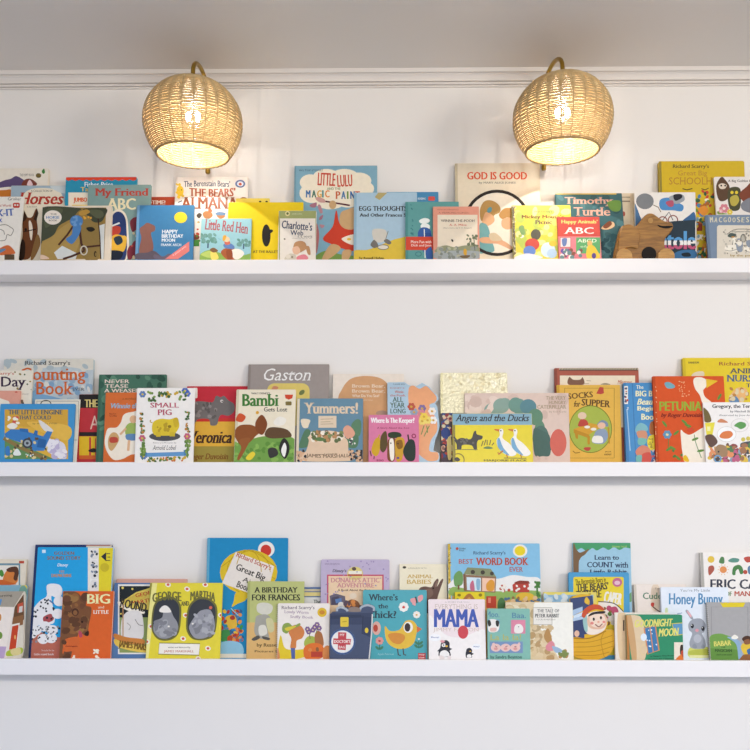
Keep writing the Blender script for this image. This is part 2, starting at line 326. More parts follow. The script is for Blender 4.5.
R('#d8d0c0', 566, 418, 935, 625, 14); BOX('#7a756a', 650, 455, 830, 530, 4); L('#7a756a', 4, '620,470 680,440 830,448', True); PS('#ece6d8', '610,540 640,528 690,535 680,560 640,568 615,560'); PS('#ece6d8', '715,545 735,535 790,560 770,570 730,570'); PS('#ece6d8', '650,495 670,490 680,530 655,535'); PS('#4e5a54', '625,480 640,462 672,468 668,480 650,488')
PS('#8a93a0', '672,500 705,498 708,560 680,562'); PS('#8a93a0', '730,505 790,500 790,540 740,540'); E('#6b6a64', 712, 490, 16, 24); E('#b5b0a2', 712, 492, 11, 19); T('by the pond', 640, 580, 780, 596, '#a08548', 'B'); S('#8d867a #b9b2a4', 600, 440, 790, 575, 50, 3, 7, 6); PS('#e9e3d6', '670,510 695,500 705,520 690,535'); E('#c08a3c', 655, 484, 9, 4)
for q in ('612,556 640,562 676,552', '720,560 745,568 780,564', '655,500 652,528'): L('#7d766a', 3, q, True)
# --- front row
B('T2', 95, 413, 306, '#3f7ba8', 'blue book with brown rounded hill shapes and a yellow full moon', .007, mat='gloss', spine='#6f9cc0')
E('#e3cb36', 337, 375, 36, 31); PS('#8a5d52', '110,435 130,420 150,405 175,412 195,425 192,450 172,462 182,510 185,550 165,578 120,580 105,560 118,490 112,460'); PS('#5f5560', '80,606 95,575 150,570 190,560 240,600 260,606'); PS('#6a6070', '190,580 240,592 275,575 300,606 200,606')
T('HAPPY', 234, 443, 322, 464, '#e6ecf0', 'B'); T('BIRTHDAY', 232, 468, 352, 488, '#e6ecf0', 'B'); T('MOON', 232, 492, 306, 510, '#e6ecf0', 'B'); T('FRANK ASCH', 228, 520, 340, 534, '#e6ecf0', 'b'); P('#e07f78', '250,606 385,508 385,562 322,606'); T('A picture story', 285, 555, 375, 568, '#f3d9d4', '', -36)
B('T3', -64, 352, 290, '#e2c51f', 'bright yellow book with a small black silhouette in the middle', .007)
E('#23221f', 146, 475, 24, 62); E('#23221f', 168, 452, 16, 10, -20); T('AT THE BALLET', 72, 558, 212, 572, '#5b4a2a', 'B')
B('T3', 216, 424, 337, '#e4dcd0', 'small cream novel with green top strip and a girl holding animals', .009, 'paper')
R('#98a06a', 210, 336, 426, 380); E('#d9cf9a', 264, 353, 13, 14); E('#5c6a3a', 264, 353, 7); T('A YEARLING BOOK', 288, 352, 345, 359, '#d9d6b4'); R('#98a06a', 216, 380, 222, 620); R('#98a06a', 419, 380, 424, 620)
T('Charlotte’s', 232, 398, 402, 442, '#33405e', 'b', 5); T('Web', 280, 446, 352, 474, '#33405e', 'b', 2); T('E. B. WHITE', 322, 477, 402, 487, '#5a5348'); T('Pictures by G. W.', 292, 489, 402, 495, '#8c8577'); E('#7a7468', 248, 495, 5)
PS('#b98b62', '295,545 305,515 335,505 362,515 370,545 350,562 320,575 298,572'); PS('#e0b596', '292,545 320,535 335,560 320,580 298,575'); PS('#b98b62', '365,535 385,538 392,580 378,580 370,560'); PS('#d8828c', '318,592 360,580 378,606 320,612'); PS('#c9c0ae', '255,590 280,575 310,585 305,612 250,612'); E('#dcd3c2', 268, 592, 14, 12); E('#8a7f6c', 290, 595, 6)
B('T2', 452, 732, 381, '#93c3cd', 'small pale blue book with a farm scene under red brush lettering', .005, mat='gloss')
T('Little Red Hen', 472, 393, 714, 452, '#a4505a', 'bs', 6, 3); PS('#86ab52', '440,606 450,575 500,555 560,572 620,570 680,585 732,575 732,612 440,612'); PS('#b4c86a', '450,580 500,560 540,580 500,600')
L('#44607a', 9, '488,545 490,510'); S('#5d8f86 #6b9a94', 450, 470, 530, 512, 22, 7, 14, 2); L('#44607a', 8, '686,550 688,520'); S('#5d8f86 #6b9a94', 655, 500, 722, 530, 18, 6, 12, 3)
PS('#a65a34', '560,570 590,545 640,550 660,580 640,606 600,612'); PS('#efe6da', '615,560 660,550 690,575 660,606 630,600'); PS('#8f4a2c', '590,560 620,555 625,600 600,610'); PS('#5d7fb5', '575,525 605,515 635,535 628,550 585,545'); PS('#c96a55', '580,510 605,505 612,520 590,528'); E('#e9c9a0', 594, 497, 16, 15); PS('#d8a23c', '570,500 575,475 592,478 580,505'); PS('#e9d36a', '505,560 530,565 548,600 520,612 505,600'); PS('#7d5a3c', '498,555 520,543 545,560 520,570'); L('#7db7c2', 4, '560,500 545,490')
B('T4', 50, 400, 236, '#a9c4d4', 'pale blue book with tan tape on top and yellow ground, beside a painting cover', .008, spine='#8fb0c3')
P('#b3a36c', '165,262 185,237 236,236 192,278'); PS('#dcbd45', '50,560 120,555 180,535 240,510 300,490 400,482 420,620 50,620'); T('EGG THOUGHTS', 78, 312, 345, 338, '#2a2a2c', 'Bs'); T('And Other Frances Songs', 80, 352, 395, 376, '#2a2a2c', 'Bs')
PS('#cfcabd', '150,455 165,438 215,440 232,460 225,500 190,515 160,500'); PS('#76716a', '150,510 165,500 185,530 165,545 142,530'); PS('#76716a', '215,505 235,495 258,515 240,525'); E('#ddd6c6', 212, 540, 30, 13); O('#76716a', 212, 540, 30, 13, 4); L('#8a857c', 4, '240,450 225,500'); T('by Russell Hoban', 78, 594, 218, 610, '#4a3c1c', 'Bs')
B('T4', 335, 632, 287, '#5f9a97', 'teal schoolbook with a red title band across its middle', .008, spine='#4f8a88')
S('#3f7a80', 366, 300, 378, 480, 14, 3, 5, 2); PS('#e8ece6', '412,392 440,378 468,385 466,402 425,408'); PS('#e8ece6', '420,420 440,405 470,418 465,442 430,440'); PS('#3a5f9e', '405,460 430,430 470,440 480,480 465,560 440,570 415,520'); PS('#2c4f8c', '430,480 480,470 480,600 455,605'); L('#e8ece6', 5, '440,440 445,600'); R('#cf4a36', 338, 482, 632, 556); T('More Fun with', 366, 502, 480, 518, '#f2dfd4', 'b'); T('Dick and Jane', 368, 523, 480, 540, '#f2dfd4', 'b'); O('#3f7a80', 408, 578, 16, 12, 4); PS('#3a5f9e', '450,560 480,540 485,606 455,606')
S('#3a5f9e #e8ece6', 520, 320, 620, 470, 14, 6, 14, 21)
B('T5', -12, 244, 314, '#d9957f', 'small salmon bordered storybook with a boat on a grey river', .007, 'paper')
R('#e3d6c0', 14, 360, 236, 606); T('A YEARLING CLASSIC', 20, 345, 190, 353, '#8c5648'); T('THE POOH STORY BOOKS', 10, 328, 130, 335, '#8c5648'); T('WINNIE-THE-POOH', 32, 386, 220, 400, '#4a463e', 'bs'); T('A. A. Milne', 80, 410, 176, 422, '#c8604a', 'b'); T('Decorations by E. H. Shepard', 48, 430, 202, 438, '#5c574d')
PS('#8d9070', '14,545 60,530 110,540 170,530 236,535 236,570 14,570'); PS('#9aa0a0', '14,565 236,562 236,606 14,606'); S('#7a8078 #a9a890 #8b9088', 16, 540, 232, 602, 40, 4, 12, 4); S('#6b7258', 175, 475, 235, 540, 16, 4, 10, 5); L('#5d5f4c', 4, '215,480 222,560'); PS('#c99a3a', '158,575 162,550 176,556 174,588'); PS('#6b5a44', '140,588 195,585 180,600 150,600'); E('#3c3832', 96, 503, 5, 9, -30)
B('T5', 425, 752, 307, '#e0d052', 'yellow picnic book with dark patterned spine under the other lamp', .004, spine='#6a6350', mat='gloss')
S('#cfc7a8 #8f8668', 424, 312, 448, 602, 60, 3, 6, 5); S('#c9cf5a #e9dd7a #b8c65e #efe49a', 455, 320, 745, 600, 46, 12, 34, 6); T('Walt Disney’s', 548, 338, 650, 350, '#5a5a3c', 'b'); T('Mickey Mouse’s', 480, 362, 716, 386, '#7a3430', 'Bs'); T('Picnic', 556, 390, 650, 412, '#5f2a4a', 'Bs')
E('#5a5a50', 560, 470, 28, 30); E('#c9544a', 540, 525, 40, 34); E('#6a8ac9', 525, 562, 34, 30); PS('#e9e2ea', '455,590 520,575 600,600 450,606'); E('#cfe0ee', 628, 555, 40, 42); E('#b5cfe6', 650, 575, 28, 26); E('#dfc24a', 655, 520, 22, 16); S('#f0ecd8 #a8b85a', 470, 430, 520, 480, 8, 6, 16, 8); PS('#7fa26a', '465,430 490,420 500,465 480,470')
B('T6', 150, 385, 371, '#c8524a', 'small red and pink alphabet book in front of the yellow picnic book', .006, mat='gloss')
R('#d9828a', 150, 480, 400, 612); T('Happy Animals’', 174, 388, 376, 414, '#ead27a', 'B'); T('ABC', 188, 430, 354, 466, '#f3ece4', 'Bs'); R('#e8d8d4', 168, 486, 226, 540); BOX('#b96a6a', 168, 486, 226, 540, 5); PS('#6a80b0', '178,495 205,492 200,530 182,532'); R('#62a56c', 256, 486, 390, 575); T('ABCD', 264, 494, 370, 514, '#e6ecd8', 'b'); T('efg', 280, 530, 330, 546, '#cfe0c4'); E('#e0b070', 332, 520, 14, 18); PS('#e2c04a', '318,540 350,530 380,570 385,600 318,602'); E('#5a4a8a', 355, 588, 12, 16); S('#6b5aa0 #8a5a4a #e8e0dc #6a8a8a', 172, 555, 285, 602, 26, 6, 14, 7)
B('T1', 236, 620, 309, '#e0d3bf', 'cream bordered board book with a golden horse wearing a blue ribbon', .012, 'board', name='board_book', r=.004)
P('#9a7d42', '233,320 590,320 578,606 190,606'); PS('#8d7440', '440,330 540,335 575,380 545,606 470,606 430,500 420,420'); PS('#a98c4e', '195,600 230,520 330,440 400,400 440,440 440,520 380,606 200,610'); P('#d3d6d3', '300,570 345,532 430,575 420,606 320,606'); P('#d3d6d3', '550,420 582,410 576,606 556,606 560,520')
PS('#454a39', '232,320 440,322 430,345 400,380 330,420 300,470 250,500 215,510 206,500 225,420'); PS('#3e4334', '470,325 590,325 582,370 560,400 520,400 490,370 470,345'); P('#454a39', '205,490 240,470 232,520 215,512'); PS('#555a43', '260,330 350,330 300,400 250,430'); PS('#555a43', '490,335 560,335 575,365 540,380')
L('#4a2c22', 11, '325,528 375,470 405,425'); L('#4a2c22', 13, '440,425 452,520 470,560'); L('#4a2c22', 12, '350,606 400,590 470,560'); L('#4a2c22', 10, '470,540 560,530'); L('#3a231b', 6, '545,380 555,480 560,606'); O('#c9c3b4', 466, 558, 18, 24, 7)
PS('#b58c3e', '440,345 480,330 500,345 470,362 445,362'); S('#d8a03c', 465, 372, 505, 384, 5, 5, 7, 3); PS('#24211a', '480,432 510,428 528,442 510,454 490,450'); E('#40301e', 530, 578, 8, 17); E('#8d7440', 533, 580, 4, 10)
E('#4a7db5', 425, 396, 36, 33); PS('#4a7db5', '408,425 450,425 440,470 410,515 390,520 366,495 398,470'); S('#6a97c6', 398, 370, 452, 420, 10, 5, 9, 4); E('#e9dfd2', 294, 375, 49, 40); T('THE', 280, 352, 315, 361, '#6a5f56', 'b'); T('HORSE', 258, 367, 330, 382, '#4f7fb0', 'B'); T('BOOK', 272, 387, 318, 396, '#6a5f56', 'b'); PS('#dcc0a8', '192,590 230,582 260,592 270,606 190,606')
# ================================================================ middle shelf
B('M1', 22, 521, 48, '#b9c3c6', 'large watercolour blue and grey counting book with orange title, tallest at left', .010, r=.006)
PS('#d9d3c4', '22,48 521,48 515,110 380,95 240,100 100,120 22,140'); S('#8fa9bd #d5d3ca #a6b8c2 #7f9fba', 150, 130, 500, 300, 70, 8, 26, 3); S('#d5d0c2 #aab6b8', 30, 60, 500, 110, 24, 8, 22, 4); PS('#6f9fc6', '420,330 500,300 505,580 415,585'); PS('#7ba6c8', '120,230 400,290 420,350 150,340')
T('Richard Scarry’s', 138, 60, 390, 90, '#3c3a38', 'bs'); T('Counting', 112, 98, 475, 190, '#c8632f', 'bs'); T('Book', 202, 176, 408, 248, '#c8632f', 'bs'); T('EVER', 404, 210, 470, 226, '#4a4a4c', 'bs'); PS('#c87a3c', '412,480 465,455 440,510 415,525'); PS('#6a4a7a', '408,525 432,525 430,580 405,585'); PS('#8a9a4c', '405,590 480,585 485,620 405,620')
B('M1', 440, 575, 246, '#b8343a', 'narrow red and black book between the counting book and green book', .006)
R('#25201f', 440, 246, 575, 322); T('THE', 470, 275, 543, 318, '#d9c47a', 'B'); T('A', 500, 365, 552, 440, '#e0b8a8'); R('#2b2524', 440, 456, 575, 478); R('#d9b32a', 440, 480, 575, 600); R('#b8343a', 495, 485, 506, 600); R('#b8343a', 528, 490, 534, 600); PS('#25201f', '490,560 520,545 540,560 520,570'); R('#c9622c', 440, 585, 575, 606)
B('M1', 195, 446, 274, '#e2dccb', 'blank cream page behind the blue train book with part circle', .003, 'paper')
BOX('#8d8a80', 205, 284, 436, 500, 4); O('#4d4b47', 255, 300, 28, 20, 5)
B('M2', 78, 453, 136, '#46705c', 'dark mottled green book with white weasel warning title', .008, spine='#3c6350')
S('#2e5142 #5d8a70 #34594a', 85, 142, 450, 620, 70, 8, 30, 5); T('NEVER', 110, 164, 247, 184, '#e6d3c4', 'B'); T('TEASE', 110, 190, 240, 210, '#e6d3c4', 'B'); T('A WEASEL', 107, 215, 300, 236, '#e6d3c4', 'B')
B('M1', -220, 182, 114, '#e5ddcb', 'cream book with Day in its title overlapping the big counting book', .007)
T('Richard Scarry’s', -150, 122, 78, 142, '#c0563f', 'bs'); T('Busy Day', -180, 148, 146, 222, '#3a2a3e', 'bs'); S('#5d6a4c #8a7a3c', 80, 120, 178, 225, 9, 3, 8, 2); T('a little story', 70, 240, 160, 250, '#8a8478'); S('#6a5a4a', 110, 280, 130, 300, 3, 6, 10, 2)
B('M1', -170, 114, 226, '#d99a86', 'salmon pink book with cream arch behind the blue train book', .006)
PS('#e9dfcd', '-120,400 -110,290 -40,262 30,278 55,300 60,400'); E('#c25a4a', 90, 234, 8, 4)
B('M1', 2, 417, 299, '#3f8fc4', 'blue bordered landscape book with a blue train steaming through yellow hills', .008, mat='gloss')
R('#d9ab3c', 26, 330, 378, 606); P('#cfa03a', '26,330 378,330 378,480 300,520 200,430 26,420'); P('#5f8a52', '26,480 120,520 220,570 300,606 26,606'); PS('#e0b44a', '150,400 378,420 378,500 260,470'); T('THE LITTLE ENGINE', 46, 332, 348, 358, '#4a5d66', 'Bs'); T('THAT COULD', 104, 364, 284, 386, '#4a5d66', 'Bs'); T('by WATTY PIPER', 182, 404, 318, 415, '#6b5a34')
PS('#dcd8d2', '215,390 240,400 290,440 290,455 250,450 225,420'); PS('#d8d3dc', '265,520 300,500 355,520 370,580 360,606 300,590 270,560'); S('#b9aeca #e6e2e6', 270, 500, 365, 600, 26, 8, 18, 4); L('#8a7440', 20, '20,490 120,545 260,606'); S('#d9c48a #5a4a34', 25, 490, 260, 606, 30, 5, 10, 3)
P('#3a7ab8', '26,465 60,440 110,442 130,448 240,480 262,450 292,455 262,520 245,560 190,560 130,520 30,485'); P('#2f6aa6', '108,435 155,438 160,460 110,452'); P('#2f6aa6', '185,470 195,445 210,450 208,480'); P('#2a5f98', '215,490 258,500 250,545 205,540'); E('#3b3f44', 152, 518, 28); E('#9aa3a8', 152, 518, 18); E('#3b3f44', 152, 518, 8); S('#cf5a4a #f2ead8', 45, 375, 100, 410, 10, 6, 12, 5); PS('#e9e4d8', '40,420 70,405 98,420 80,438 50,436'); PS('#e3e7e0', '75,570 95,548 115,572 112,585 78,585'); PS('#3a7ab8', '30,545 50,535 56,580 34,585'); S('#e9b45a #3b3f44 #dfe3e0', 135, 560, 190, 600, 12, 3, 6, 6)
B('M2', 567, 926, 201, '#c02f3c', 'red and gold striped book with a grey hippo, right of a white pig book', .009)
R('#c3352c', 560, 380, 930, 405); R('#d9a83c', 560, 398, 940, 540); R('#9a8a3e', 560, 535, 950, 640); W('M3'); PS('#6f6a68', '75,300 120,285 180,290 200,255 225,262 245,255 270,280 300,300 302,340 270,365 230,360 215,380 205,415 170,418 160,385 100,385 75,415'); S('#8a8482 #5d5856', 85, 295, 200, 375, 26, 4, 12, 3); E('#dcd6d0', 232, 284, 8); E('#25201f', 234, 285, 4); T('Veronica', 50, 450, 288, 518, '#43291e', 'Bi'); T('Roger Duvoisin', 40, 575, 268, 618, '#7a4a20', 'bi'); R('#e9e2d6', 72, 210, 97, 268, 6)
B('M2', 115, 385, 236, '#cf6a33', 'orange book with a white cloud panel behind the white pig book', .008, r=.003)
T('a storybook', 208, 264, 290, 280, '#7a4a20', 'i'); T('Winnie the Pooh', 142, 296, 400, 324, '#8fb2c6', 'Bi'); T('Based on', 136, 350, 172, 358, '#7a2c1c', 'b'); T('A. A. Milne', 136, 362, 178, 370, '#7a2c1c', 'b'); PS('#ece2d0', '115,470 130,435 175,430 200,400 215,360 260,345 340,350 350,560 260,580 210,605 160,610 125,570 110,520')
PS('#c9a06a', '130,490 150,460 175,462 190,490 180,520 150,560 130,540'); PS('#b8493a', '140,486 178,486 180,512 140,514'); PS('#9ab05a', '225,430 250,405 285,410 285,470 230,475'); PS('#5f86b0', '228,470 285,468 285,500 235,500'); L('#d8ad86', 12, '195,470 228,435'); E('#d8ad86', 268, 385, 20, 22); L('#d8ad86', 14, '245,500 240,560')
B('M2', 289, 611, 211, '#eeeae4', 'white book with a yellow pig in mud inside a folk flower border', .006, mat='gloss', r=.003)
T('SMALL', 362, 293, 522, 320, '#b0455c', 'Bs'); T('PIG', 402, 330, 482, 362, '#b0455c', 'Bs'); E('#4d4c4e', 443, 480, 87, 26); PS('#d9be2c', '372,440 380,400 420,382 470,385 510,375 522,400 522,430 500,465 480,475 400,475 380,465'); S('#b8991e', 385, 400, 480, 460, 12, 4, 12, 6); L('#b8991e', 5, '375,405 362,398 366,388', True); PS('#c9ab24', '490,385 515,378 520,415 500,430'); R('#d0b428', 395, 455, 420, 482); R('#d0b428', 470, 455, 500, 480); E('#8d7414', 470, 425, 10, 8)
T('Story and Pictures by', 378, 512, 508, 521, '#7a766e'); T('Arnold Lobel', 375, 530, 508, 555, '#4d4a48', 'i'); P('#5f95c4', '330,572 560,565 562,588 340,594'); P('#4a7fb0', '322,560 345,570 345,600 320,592'); P('#4a7fb0', '548,555 575,560 572,590 550,586')
for x, y, c in ((320,246,'#5b7bb0'),(568,242,'#4a68b8'),(556,226,'#3f62b5'),(318,490,'#c0607a'),(568,480,'#c0607a'),(325,590,'#5b7bb0')): flower(c, '#d9c04a', x, y, 19)
S('#5d7d3a #7d9a4a #3f5f34', 350, 232, 390, 285, 12, 5, 10, 2); S('#5d7d3a #c9a43a #3f5f34', 405, 235, 515, 262, 22, 4, 10, 7); S('#5d7d3a #7d9a4a #3f5f34', 525, 232, 560, 280, 10, 5, 10, 3); S('#5d7d3a #3f5f34 #b8803c', 308, 345, 328, 470, 20, 4, 9, 4); S('#5d7d3a #3f5f34 #b8803c', 558, 345, 578, 470, 20, 4, 9, 5); S('#5d7d3a #7d9a4a', 305, 500, 335, 600, 14, 6, 11, 6); S('#5d7d3a #7d9a4a', 558, 500, 582, 600, 14, 6, 11, 7); S('#5d7d3a #c9a43a #3f5f34', 345, 600, 410, 620, 16, 4, 9, 8); S('#c96a3a #c9a43a #5d7d3a', 415, 595, 555, 618, 26, 4, 10, 9); L('#5d7d3a', 5, '318,510 320,610'); L('#5d7d3a', 5, '568,500 570,600')
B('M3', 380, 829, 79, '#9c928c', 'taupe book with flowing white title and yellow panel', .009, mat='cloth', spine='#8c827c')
T('Gaston', 466, 102, 726, 170, '#efece8', 'i'); R('#d8c36c', 484, 185, 720, 420, 40); PS('#c98a6a', '510,220 520,200 545,205 540,218'); E('#6f7a4a', 677, 236, 18, 12, -40)
B('M4', 238, 633, 132, '#e8dccd', 'cream book with a large tan rounded shape behind pink zoo book', .008)
PS('#cf9d70', '265,300 285,225 330,165 400,145 480,150 530,175 560,230 545,330 540,450 560,612 265,612'); T('Brown Bear,', 345, 190, 528, 212, '#e3cdb4', 'Bs'); T('Brown Bear,', 345, 218, 528, 240, '#e3cdb4', 'Bs'); T('What Do You See?', 345, 246, 496, 262, '#e9d8c4', 'b'); T('by Bill Martin', 400, 275, 460, 284, '#e3cdb4'); E('#a88a78', 510, 352, 32, 16)
B('M3', 314, 644, 219, '#e6dcc4', 'cream book with green title and brown forest shapes on meadow', .006, r=.003, spine='#cfc6a8')
PS('#6f9a48', '278,560 310,520 380,500 460,480 560,480 640,500 640,630 275,630'); S('#85ad55 #5d8a3c', 290, 520, 630, 615, 40, 6, 18, 3); T('WALT DISNEY’S', 396, 236, 500, 246, '#3c3a36', 'B'); T('Bambi', 346, 245, 548, 312, '#3f7a34', 'Bs'); T('Gets Lost', 466, 318, 596, 342, '#3a3a38', 'bs'); P('#c9482e', '582,248 628,248 624,268 604,276 586,268'); R('#7a6a3c', 586, 286, 620, 308, 6)
PS('#8a4f28', '300,460 330,420 390,415 440,430 480,400 470,450 430,470 380,520 340,530 315,500'); PS('#7d4524', '420,400 455,360 485,410 460,470 425,450'); PS('#93582e', '330,500 390,490 360,560 330,610 318,600 340,545'); PS('#5f4630', '470,470 500,430 590,440 620,480 560,490 500,490'); PS('#c9542f', '310,390 330,352 365,370 345,400'); PS('#e9e4d8', '520,400 550,370 590,385 575,415 535,420'); PS('#2b2a28', '550,545 575,490 605,520 605,570 580,605'); PS('#eceae4', '562,560 580,515 592,545 580,595'); PS('#3a3836', '490,550 530,545 545,580 500,600'); PS('#e0c93c', '365,600 400,565 418,580 390,612'); E('#d9a43c', 430, 348, 9)

B('M4', 40, 406, 269, '#64879a', 'slate blue book with a cloth covered feast table and cream title', .007, spine='#d9cbb0')
T('Yummers!', 78, 292, 378, 354, '#d8c3a8', 'Bs'); R('#d9c6ac', 158, 366, 258, 432); L('#b3a084', 4, '170,385 240,382'); L('#b3a084', 4, '170,400 225,398'); L('#b3a084', 4, '170,412 240,410'); PS('#54785c', '50,530 70,470 90,440 115,455 105,530 60,545'); PS('#5c8062', '340,420 370,385 395,400 390,470 360,480'); PS('#54785c', '300,500 340,470 380,480 370,540 320,540'); PS('#d99f86', '295,440 320,418 350,440 360,470 330,495 305,480'); PS('#e2d2b8', '60,390 80,382 112,390 105,415 98,432 72,430'); S('#e6e2d8 #3a3f44', 330, 490, 362, 525, 14, 3, 6, 4)
S('#3a3638 #cfa888', 330, 560, 405, 615, 50, 6, 10, 5); S('#3a3638 #cfa888', 40, 560, 90, 615, 30, 6, 10, 6); PS('#dbbfa2', '105,480 200,450 290,480 320,505 325,560 340,606 300,618 60,615 90,560 105,505'); E('#e2cbb0', 205, 482, 100, 34); S('#7a8a5a #8a6a4c #e9e0d0 #5d6a44 #b5885c', 120, 455, 290, 505, 55, 6, 14, 7); E('#5d7a4a', 168, 496, 28, 11); T('story and pictures by', 140, 574, 262, 586, '#6a5644', 'b', -3); T('JAMES MARSHALL', 92, 580, 328, 606, '#7a6450', 'b', 0, -5)
B('M7', 108, 575, 100, '#a85a48', 'brown red spiral book with striped cord top and cat picture', .008, spine='#8a4a3c')
R('#d8c8a8', 135, 100, 575, 112); L('#3c3a34', 5, '135,112 575,112')
for i in range(30): L('#4a4a40', 6, [(140+i*15, 113), (148+i*15, 100)])
R('#e6d7bd', 138, 142, 556, 430); PS('#7d5a48', '185,192 190,150 212,165 250,165 265,152 270,192'); L('#b9a78a', 4, '270,188 300,186'); T('Milestones', 458, 168, 538, 188, '#b5694c', 'bi'); PS('#8d8468', '365,192 390,184 420,192'); L('#b9a78a', 4, '285,170 310,172')
B('M7', 120, 472, 194, '#dcae4c', 'golden yellow book with two diners inside a green circle', .008, spine='#c9993a')
BOX('#8a6428', 165, 212, 440, 600, 3); R('#dcae4c', 180, 226, 425, 310); T('SOCKS', 182, 236, 322, 268, '#5f4426', 'Bs', -5); T('for', 215, 282, 252, 316, '#5f4426', 'bi'); T('SUPPER', 258, 276, 420, 314, '#5f4426', 'Bs', 4); P('#b5473c', '340,242 360,205 380,208 383,240 366,246'); E('#a3b04a', 308, 440, 118, 130); O('#6d7a2c', 308, 440, 118, 130, 4)
P('#cf9a34', '215,440 300,405 375,420 300,470'); P('#b98628', '215,440 300,470 300,490 215,460'); P('#b98628', '220,460 240,466 238,495 226,490'); P('#b98628', '290,480 306,478 304,525 292,525'); PS('#b5473c', '238,420 255,385 285,390 295,415 260,425'); E('#dcc0a4', 262, 365, 24, 20); PS('#7d8ca0', '345,415 370,390 400,400 405,425 375,420'); E('#e0b69a', 370, 420, 22, 18); PS('#8a9ab0', '345,445 390,440 405,480 380,520 320,515 325,480'); PS('#e8e4da', '325,480 370,480 375,515 320,512'); E('#e6e0d4', 290, 428, 16, 8); E('#e6e0d4', 325, 440, 16, 8); PS('#b5473c', '270,545 285,540 310,542 300,560 280,558'); L('#8a6428', 4, '210,560 225,572 250,568', True); T('JACK', 388, 562, 425, 570, '#5f4426', 'B'); T('KENT', 386, 576, 426, 585, '#5f4426', 'B'); L('#b98628', 8, '408,430 412,520')
B('M5', 390, 762, 126, '#d9d2b2', 'thick pale gold embossed book standing behind the ducks book', .016, mat='foil', r=.004, spine='#d2caa0')
S('#d4c9a4 #e4dec6 #cbbf98', 440, 140, 750, 240, 30, 5, 18, 8)
B('M6', 136, 714, 239, '#d9c2b4', 'wide pale pink book with green arch shape and red oval', .006)
S('#d2b8aa #e2cec0 #cdb4a6', 145, 250, 700, 600, 50, 12, 40, 4); add('#8aa397', [ell(290, 335, 45, 40), ell(340, 310, 45, 42), ell(360, 300, 35, 34)]); add('#6f9488', [ell(420, 305, 40, 42), ell(440, 315, 40, 45)]); add('#5d868e', [ell(490, 315, 46, 42)]); add('#648a72', [ell(530, 372, 42, 46), ell(555, 450, 30, 60)]); add('#56746a', [ell(560, 490, 46, 70), ell(585, 540, 34, 46)]); PS('#4f6a62', '520,440 570,450 610,480 612,580 570,590 525,580')
E('#cf6a5c', 657, 515, 46, 76); T('THE VERY', 588, 256, 700, 276, '#a08c70', 'bs'); T('HUNGRY', 604, 282, 700, 300, '#a08c70', 'bs'); T('CATERPILLAR', 540, 306, 702, 326, '#a08c70', 'bs'); T('by Eric Carle', 608, 338, 702, 350, '#a08c70'); S('#d2b8aa', 540, 595, 590, 610, 4, 6, 9, 3)
B('M6', 4, 150, 350, '#574a50', 'dark small picture book with red and blue patches left of ducks book', .006)
S('#b5483c #d9a890 #3f4f80 #8a3d44 #cfc0a0', 8, 355, 66, 600, 60, 6, 15, 9); O('#3a2f36', 18, 545, 16, 22, 7); E('#8f6a5c', 18, 545, 8, 11); PS('#39497c', '5,450 40,430 60,470 20,490'); PS('#d4c07a', '40,500 62,490 62,600 44,600')
B('M6', 68, 510, 352, '#e0cd2c', 'yellow landscape book with a black terrier and two white ducks', .008, mat='gloss', spine='#8a7f3c')
R('#7fa7b8', 68, 350, 520, 416); T('Angus and the Ducks', 84, 358, 496, 408, '#25282a', 'bi'); PS('#3d3a38', '92,500 120,488 170,495 188,455 200,450 205,468 236,478 232,495 212,502 205,520 205,552 190,555 175,530 125,528 118,550 95,552 92,525 80,500'); L('#3d3a38', 8, '92,500 76,482'); S('#5d5a56', 110, 495, 190, 520, 14, 3, 8, 4); L('#7d7440', 4, '80,553 210,553'); PS('#5f7d4a', '240,545 265,535 295,545 270,550'); 
for a in ('230,535 240,505', '245,530 255,498', '262,528 262,500', '275,528 282,500', '288,530 300,515'): L('#5a5230', 5, a)
for dx in (0, 78):
    PS('#eeeae2', f'{330+dx},445 {345+dx},438 {352+dx},455 {348+dx},490 {385+dx},520 {425+dx},570 {400+dx},590 {355+dx},575 {322+dx},540 {315+dx},500 {332+dx},475'); PS('#6fa3c4', f'{318+dx},500 {330+dx},490 {350+dx},540 {385+dx},585 {350+dx},570 {322+dx},540'); P('#c8702c', f'{330+dx},440 {300+dx},438 {304+dx},446 {328+dx},454'); E('#25282a', 338+dx, 448, 4); L('#b5642a', 6, f'{370+dx},580 {375+dx},600')
L('#b5642a', 8, '350,560 325,580 322,568'); L('#8a7f2c', 5, '355,600 480,602'); T('MARJORIE FLACK', 242, 608, 486, 622, '#5a5128', 'Bs'); O('#8a7a2c', 100, 610, 34, 34, 6); PS('#3d3a38', '80,606 95,595 112,610 95,620')
B('M5', 96, 385, 180, '#a9c2d2', 'die cut light blue board book with an orange rounded edge', .010, 'board', name='board_book', mat='gloss', outline='96,180 190,178 215,195 250,205 290,182 330,205 352,235 375,250 382,272 362,295 375,320 380,370 388,420 375,470 362,500 352,560 385,575 388,600 378,625 100,625')
PS('#e3a072', '215,215 240,198 275,215 310,200 340,225 370,262 360,290 330,305 345,340 370,390 372,450 340,500 330,560 375,570 380,605 350,618 310,610 260,560 262,480 240,380 215,300'); T('A GOLDEN BOOK', 128, 186, 195, 194, '#3a4450'); T('Winnie-', 138, 225, 190, 240, '#b5503c', 'b'); T('the-Pooh,', 112, 246, 198, 260, '#b5503c', 'b'); T('ALL', 124, 262, 184, 288, '#3c5a44', 'bs'); T('YEAR', 110, 292, 195, 320, '#3c5a44', 'bs'); T('LONG', 112, 326, 198, 352, '#3c5a44', 'bs'); T('DISNEY’S', 112, 208, 190, 215, '#b5503c')
